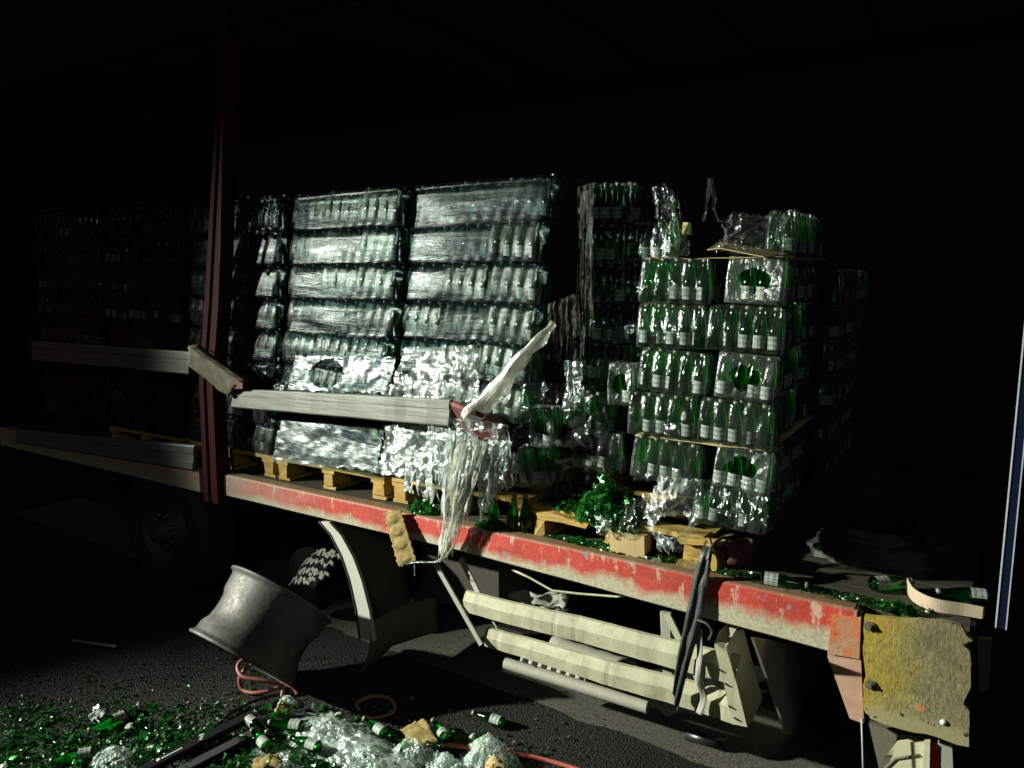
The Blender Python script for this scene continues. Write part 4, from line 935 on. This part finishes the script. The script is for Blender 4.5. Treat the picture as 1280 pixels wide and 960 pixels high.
# film heaps on the road
def heap(label, c, rx, ry, h, seed, mat='ground_film', layers=3, rz=0., name='film_heap'):
    k = MB(); M = Matrix.Rotation(rz, 3, 'Z')
    for L in range(layers):
        def fn(u, v, L=L):
            a_ = u*2*math.pi; r = v*(1+.38*nz((math.cos(a_)*1.6, math.sin(a_)*1.6, seed+L*3), 1)+.16*nz((math.cos(a_)*6, math.sin(a_)*6, seed+L), 1))
            x, y = r*math.cos(a_), r*math.sin(a_)
            z_ = h*.75*max(0, 1-v**1.6)*(.7+.9*nz((x*1.5, y*1.5, seed+L), 1))+.22*h*(1-abs(fz((x*2.2, y*2.2, seed+L*2), 1.0))*2.2)*(1-.4*v)+.006*(.5-abs(nz((x*9, y*9, L+seed), 1)))+.006-L*.014
            return Vector(c)+M @ Vector((x*rx, y*ry, max(.004+.002*L, z_)))
        k.grid(fn, 120, 40)
    return one(k, name, mat, label, 'plastic film')
q = onr(415, 925); heap('large heap of milky crumpled film in the middle of the glass', q, .26, .17, .09, 1)
q = onr(455, 950); heap('broad milky film heap spreading towards the cardboard', q, .28, .13, .08, 2)
q = onr(350, 955); heap('thin film scrap in front of the dark strip', q, .18, .11, .05, 3)
q = onr(140, 952); heap('white crumpled film scrap beside the black bar end', q, .10, .08, .08, 4)
q = onr(515, 945); heap('film draped around the brown cardboard piece', q, .11, .09, .10, 5)
q = onr(612, 952); heap('pale translucent film bag with yellow paper inside', q, .13, .10, .15, 6)
q = onr(560, 962); heap('low film heap beside the yellow paper', q, .10, .08, .08, 7)
q = onr(360, 880); heap('small film wisp caught under the rim beside the hose', q, .06, .04, .05, 8, layers=1)
def scrap(label, pts, z_, mat, th=.004, name='cardboard_piece', cat='cardboard', bend=.02, seed=0):
    k = MB(); P = [onr(x, y, zz) for x, y, zz in pts]
    def fn(u, v):
        p = P[0].lerp(P[1], u).lerp(P[3].lerp(P[2], u), v); e = .004*nz((u*9, v*9, seed), 1); return p+Vector((e, e*.6, bend*(1-abs(2*u-1.1))+.022*nz((u*3.5, v*3.5, seed), 1)+.008*nz((u*9, v*9, seed+2), 1)))
    k.grid(fn, 10, 10); o = one(k, name, mat, label, cat); o.modifiers.new('t', 'SOLIDIFY').thickness = th; return o
scrap('folded brown cardboard piece sticking out of the film heap', [(500, 912, .09), (530, 899, .14), (548, 928, .09), (520, 934, .05)], 0, 'pulp_card', seed=1, bend=.01)
scrap('yellow paper crumpled inside the pale film bag', [(608, 952, .05), (626, 948, .08), (632, 964, .04), (606, 968, .03)], 0, 'cardboard', seed=2, name='paper_piece', cat='paper')
scrap('tan cardboard sheet buried in front of the dark strip', [(318, 950, .03), (348, 944, .05), (356, 958, .03), (314, 966, .02)], 0, 'pulp_card', seed=3, bend=.01)
scrap('small orange-tipped scrap beside the bottle behind the bar', [(343, 888, .05), (356, 880, .06), (366, 892, .03), (348, 896, .02)], 0, 'cardboard', seed=4)
scrap('pale paper flake on the dim glass', [(110, 895, .02), (135, 888, .03), (140, 897, .01), (116, 903, .01)], 0, 'label_paper', .002, 'paper_piece', 'paper', seed=5)
scrap('curled pale paper strip on the dim glass', [(165, 884, .02), (178, 883, .03), (178, 889, .01), (164, 891, .01)], 0, 'label_paper', .002, 'paper_piece', 'paper', seed=6)

# ---------------------------------------------------------------- strap over the rail
k = MB(); L_ = [(884, 672, .10), (876, 690, -.012), (866, 722, -.022), (858, 770, -.03), (848, 820, -.035), (841, 866, -.035)]; Rr = [(899, 676, .10), (890, 694, -.012), (885, 730, -.024), (876, 780, -.032), (863, 826, -.036), (847, 890, -.035)]
La = spline([PY(*p) for p in L_], 6); Ra = spline([PY(*p) for p in Rr], 6)
def stf(u, v):
    t = v*(len(La)-1); i = min(int(t), len(La)-2); f_ = t-i; p = La[i].lerp(La[i+1], f_).lerp(Ra[i].lerp(Ra[i+1], f_), u)
    return p+Vector((0, .007*math.sin(u*11+v*5)*(.4+.6*v)+.008*nz((u*4, v*9, 0), 1.2), 0))
k.grid(stf, 14, 40); o = one(k, 'cargo_strap', 'strap_web', 'black cargo strap hanging twisted over the red rail', 'strap'); o.modifiers.new('t', 'SOLIDIFY').thickness = .003
k = MB(); k.tube(spline([PY(918, 668, .12), PY(902, 672, .11), PY(889, 684, .0), PY(884, 700, -.04)]), .011, 8, 0, .5); one(k, 'strap_loop', 'strap_web', 'folded strap end lying on the bed behind the rail', 'strap')
La2 = spline([PY(x, y, -.025) for x, y in ((873, 786), (875, 820), (874, 850), (879, 872), (874, 892))], 6)
k = MB(); k.grid(lambda u, v: La2[min(int(v*(len(La2)-1)), len(La2)-1)]+Vector(((u-.5)*.028, .008*math.sin(v*9+u*2), 0)), 3, 24); o = one(k, 'narrow_strap', 'guard_grey', 'narrow grey webbing end dangling in front of the side guard', 'strap'); o.modifiers.new('t', 'SOLIDIFY').thickness = .003
k = MB(); k.tube(spline([PY(872, 775, -.05), PY(884, 780, -.06), PY(890, 790, -.06), PY(886, 800, -.06)]), .006, 6); one(k, 'strap_hook', 'dark_steel', 'dark steel hook above the narrow grey webbing', 'hook')
# dimpled cardboard strip and plastic stick hanging off the rail
k = MB(); a_, b_, c, d_ = PY(482, 640, -.02), PY(503, 636, -.02), PY(523, 700, -.05), PY(500, 706, -.05)
def egg(u, v):
    p = a_.lerp(b_, u).lerp(d_.lerp(c, u), v); e = .009*min(1, 1.8*max(0, 1-((u-.46)/.36)**2-((v*4 % 1-.5)/.42)**2))
    r = .016*nz((v*9, 0, 0), 2)*(1 if u > .5 else -1)*abs(u-.5)*2; return p+Vector((r, -.012-e, 0))
k.grid(egg, 14, 48); o = one(k, 'moulded_card_strip', 'pulp_card', 'torn strip of dimpled brown card hanging over the red rail', 'cardboard'); o.modifiers.new('t', 'SOLIDIFY').thickness = .004
k = MB(); k.tube(spline([PY(500, 707, -.05), PY(520, 703, -.06), PY(545, 702, -.06), PY(556, 694, -.07)]), .008, 7, 0, .6, .2); k.tube([PY(518, 704, -.05), PY(518, 720, -.05)], .002, 5); one(k, 'film_stick', 'milky_film', 'white rolled film end under the dimpled card strip', 'plastic film')

# ---------------------------------------------------------------- loose things on the bed
k = MB(); k.prism([PY(670, 641, .05), PY(690, 641, .05), PY(712, 649, .05), PY(735, 655, .05), PY(732, 661, .05), PY(700, 653, .05), PY(672, 649, .05)], (0, .03, 0)); one(k, 'splintered_board', 'pallet_wood', 'splintered pale board end under the smashed glass heap', 'board')
k = MB(); c1 = PY(757, 661, .0); c2 = PY(799, 697, .0); k.box((c1.x, -.005+.06, FZ+.002), (c2.x, .13, FZ+.108), 0, .004); one(k, 'pallet_block', 'cardboard', 'square wooden block torn loose beside the red rail', 'wood block')
k = MB(); k.box((-1.79, .07, FZ+.001), (-1.735, .12, FZ+.09), 0, .012); one(k, 'splintered_block', 'pallet_wood', 'rounded splintered block under the broken glass heap', 'wood block')
crumple('white film bag crumpled over the pallet corner', [(822, 597), (868, 602), (878, 646), (806, 645)], .05, 44, 36, .05, 'milky_film', 51, bag=.08)
crumple('shiny film pocket with a dark opening below the white film bag', [(806, 645), (876, 640), (850, 694), (822, 690)], .02, 40, 30, .035, 'milky_film', 52, lambda u, v: ((u-.5)/.34)**2+((v-.28)/.26)**2 < 1 or v > .82+.25*nz((u*6, 1, 0), 1)+.1, bag=.03)
crumple('grey-green film heap beside the bright glass', [(776, 628), (822, 616), (808, 668), (768, 670)], .06, 36, 30, .05, 'pack_film', 53, bag=.04)
crumple('frayed film end beside the pallet block', [(742, 645), (765, 648), (762, 672), (748, 665)], .03, 20, 20, .03, 'milky_film', 54)
k = MB(); k.prism([PY(880, 688, .02), PY(886, 672, .02), PY(900, 712, .02), PY(890, 714, .02)], (0, .02, 0)); one(k, 'splinter', 'pallet_wood', 'pale wood splinter standing behind the black strap', 'splinter')
k = MB(); k.prism([PY(845, 672, .06), PY(905, 677, .06), PY(900, 683, .06), PY(850, 680, .06)], (0, .03, 0)); one(k, 'broken_deck_board', 'pallet_wood', 'broken yellow pallet board pointing at the black strap', 'board')
for i, (x, y) in enumerate(((818, 704), (852, 706), (862, 710))):
    k = MB(); q = PY(x, y, .05); k.prism([q+Vector((-.03, 0, -.01)), q+Vector((.02, .01, -.012)), q+Vector((.028, 0, .012)), q+Vector((-.01, -.01, .02))], (0, .02, .004)); one(k, 'debris_chip', ['label_paper', 'pallet_wood', 'cardboard'][i], ['whitish chip on the bed before the film pocket', 'yellow wood chip on the bed beside the strap', 'brown card chip on the bed beside the strap'][i], 'chip')
k = MB(); k.grid(lambda u, v: PY(892+u*50, 675+v*38, .16+.1*u)+Vector((0, .05*fz((u*2, v*2, 4), 1)-.05*math.sin(u*3.1)*math.sin(v*3.1), 0)), 16, 12); o = one(k, 'dark_red_bag', 'dark_red_bag', 'dark red crumpled bag behind the strap on the bed', 'bag'); o.modifiers.new('t', 'SOLIDIFY').thickness = .004
def bed_bottle(x, y, hx, hy, label, z_=FZ+.03, s=1.0):
    a_ = PZ(x, y, z_); b_ = PZ(hx, hy, z_); return bottle_thing(a_, (b_-a_).normalized().to_track_quat('Z', 'Y').to_euler(), label, s=s)
bed_bottle(950, 722, 975, 726, 'green bottle lying base outward on the bed beside the strap')
bed_bottle(1238, 746, 1200, 742, 'bottle with white label lying near the blue rear post')
bed_bottle(1088, 730, 1118, 728, 'dark bottle lying in front of the crumpled dark bag')
q = PY(617, 660, .06); bottle_thing((q.x, q.y, FZ), (0, 0, 0), 'upright green bottle with white label standing behind the rail near the film')
q = PY(640, 665, .08); bottle_thing((q.x, q.y, FZ), (.05, .1, 0), 'dark upright bottle standing between film and splintered pallet')
q = PY(657, 668, .09); bottle_thing((q.x, q.y, FZ), (-.05, -.05, 0), 'second dark upright bottle touching the splintered block')
k = MB(); k.tube([PZ(972, 728, FZ+.01), PZ(1002, 732, FZ+.012)], .003, 6); one(k, 'red_stick', 'lamp_red', 'thin red stick lying on the rear bed', 'stick')
k = MB()
pts = [PZ(x, y, FZ+.02) for x, y in ((1133, 733), (1140, 745), (1155, 754), (1175, 760), (1205, 764), (1228, 768))]
pts = spline(pts, 5); k.sweep(pts, [[Vector((0, 0, -.018)), Vector((.006, .012, -.018)), Vector((.004, .014, .034-.01*i/len(pts))), Vector((0, 0, .038-.01*i/len(pts)))] for i in range(len(pts))]); one(k, 'bent_wood_band', 'wood_pale', 'curved pale wooden band on the bed above the corner plate', 'band')
k = MB(); q = PZ(1160, 765, FZ+.012); k.lathe([(0, -.004), (.010, -.003), (.011, 0), (.010, .003), (0, .004)], 12, 0, Matrix.Translation(q) @ Matrix.Rotation(R_(70), 4, 'X')); one(k, 'white_disc', 'cap_white', 'small white plastic disc leaning on the curved wooden band', 'disc')
def bag(u, v):
    a_ = u*2*math.pi; c = Vector((-.34, .62, FZ)); s_ = math.sin(v*math.pi/2); r = math.cos(v*math.pi/2)
    k_ = 1+.22*fz((math.cos(a_)*r*1.3, math.sin(a_)*r*1.3, v*1.3), 1.2, 9)+.35*(abs(nz((math.cos(a_)*r*3, math.sin(a_)*r*3, v*4), 1))-.15); return c+Vector((math.cos(a_)*r**.6*.26*k_, math.sin(a_)*r**.6*.16*k_, max(.002, s_*.16*k_)))
k = MB(); k.grid(bag, 48, 18); one(k, 'dark_bag', 'dark_bag', 'dark crumpled sack slumped on the rear bed', 'bag')
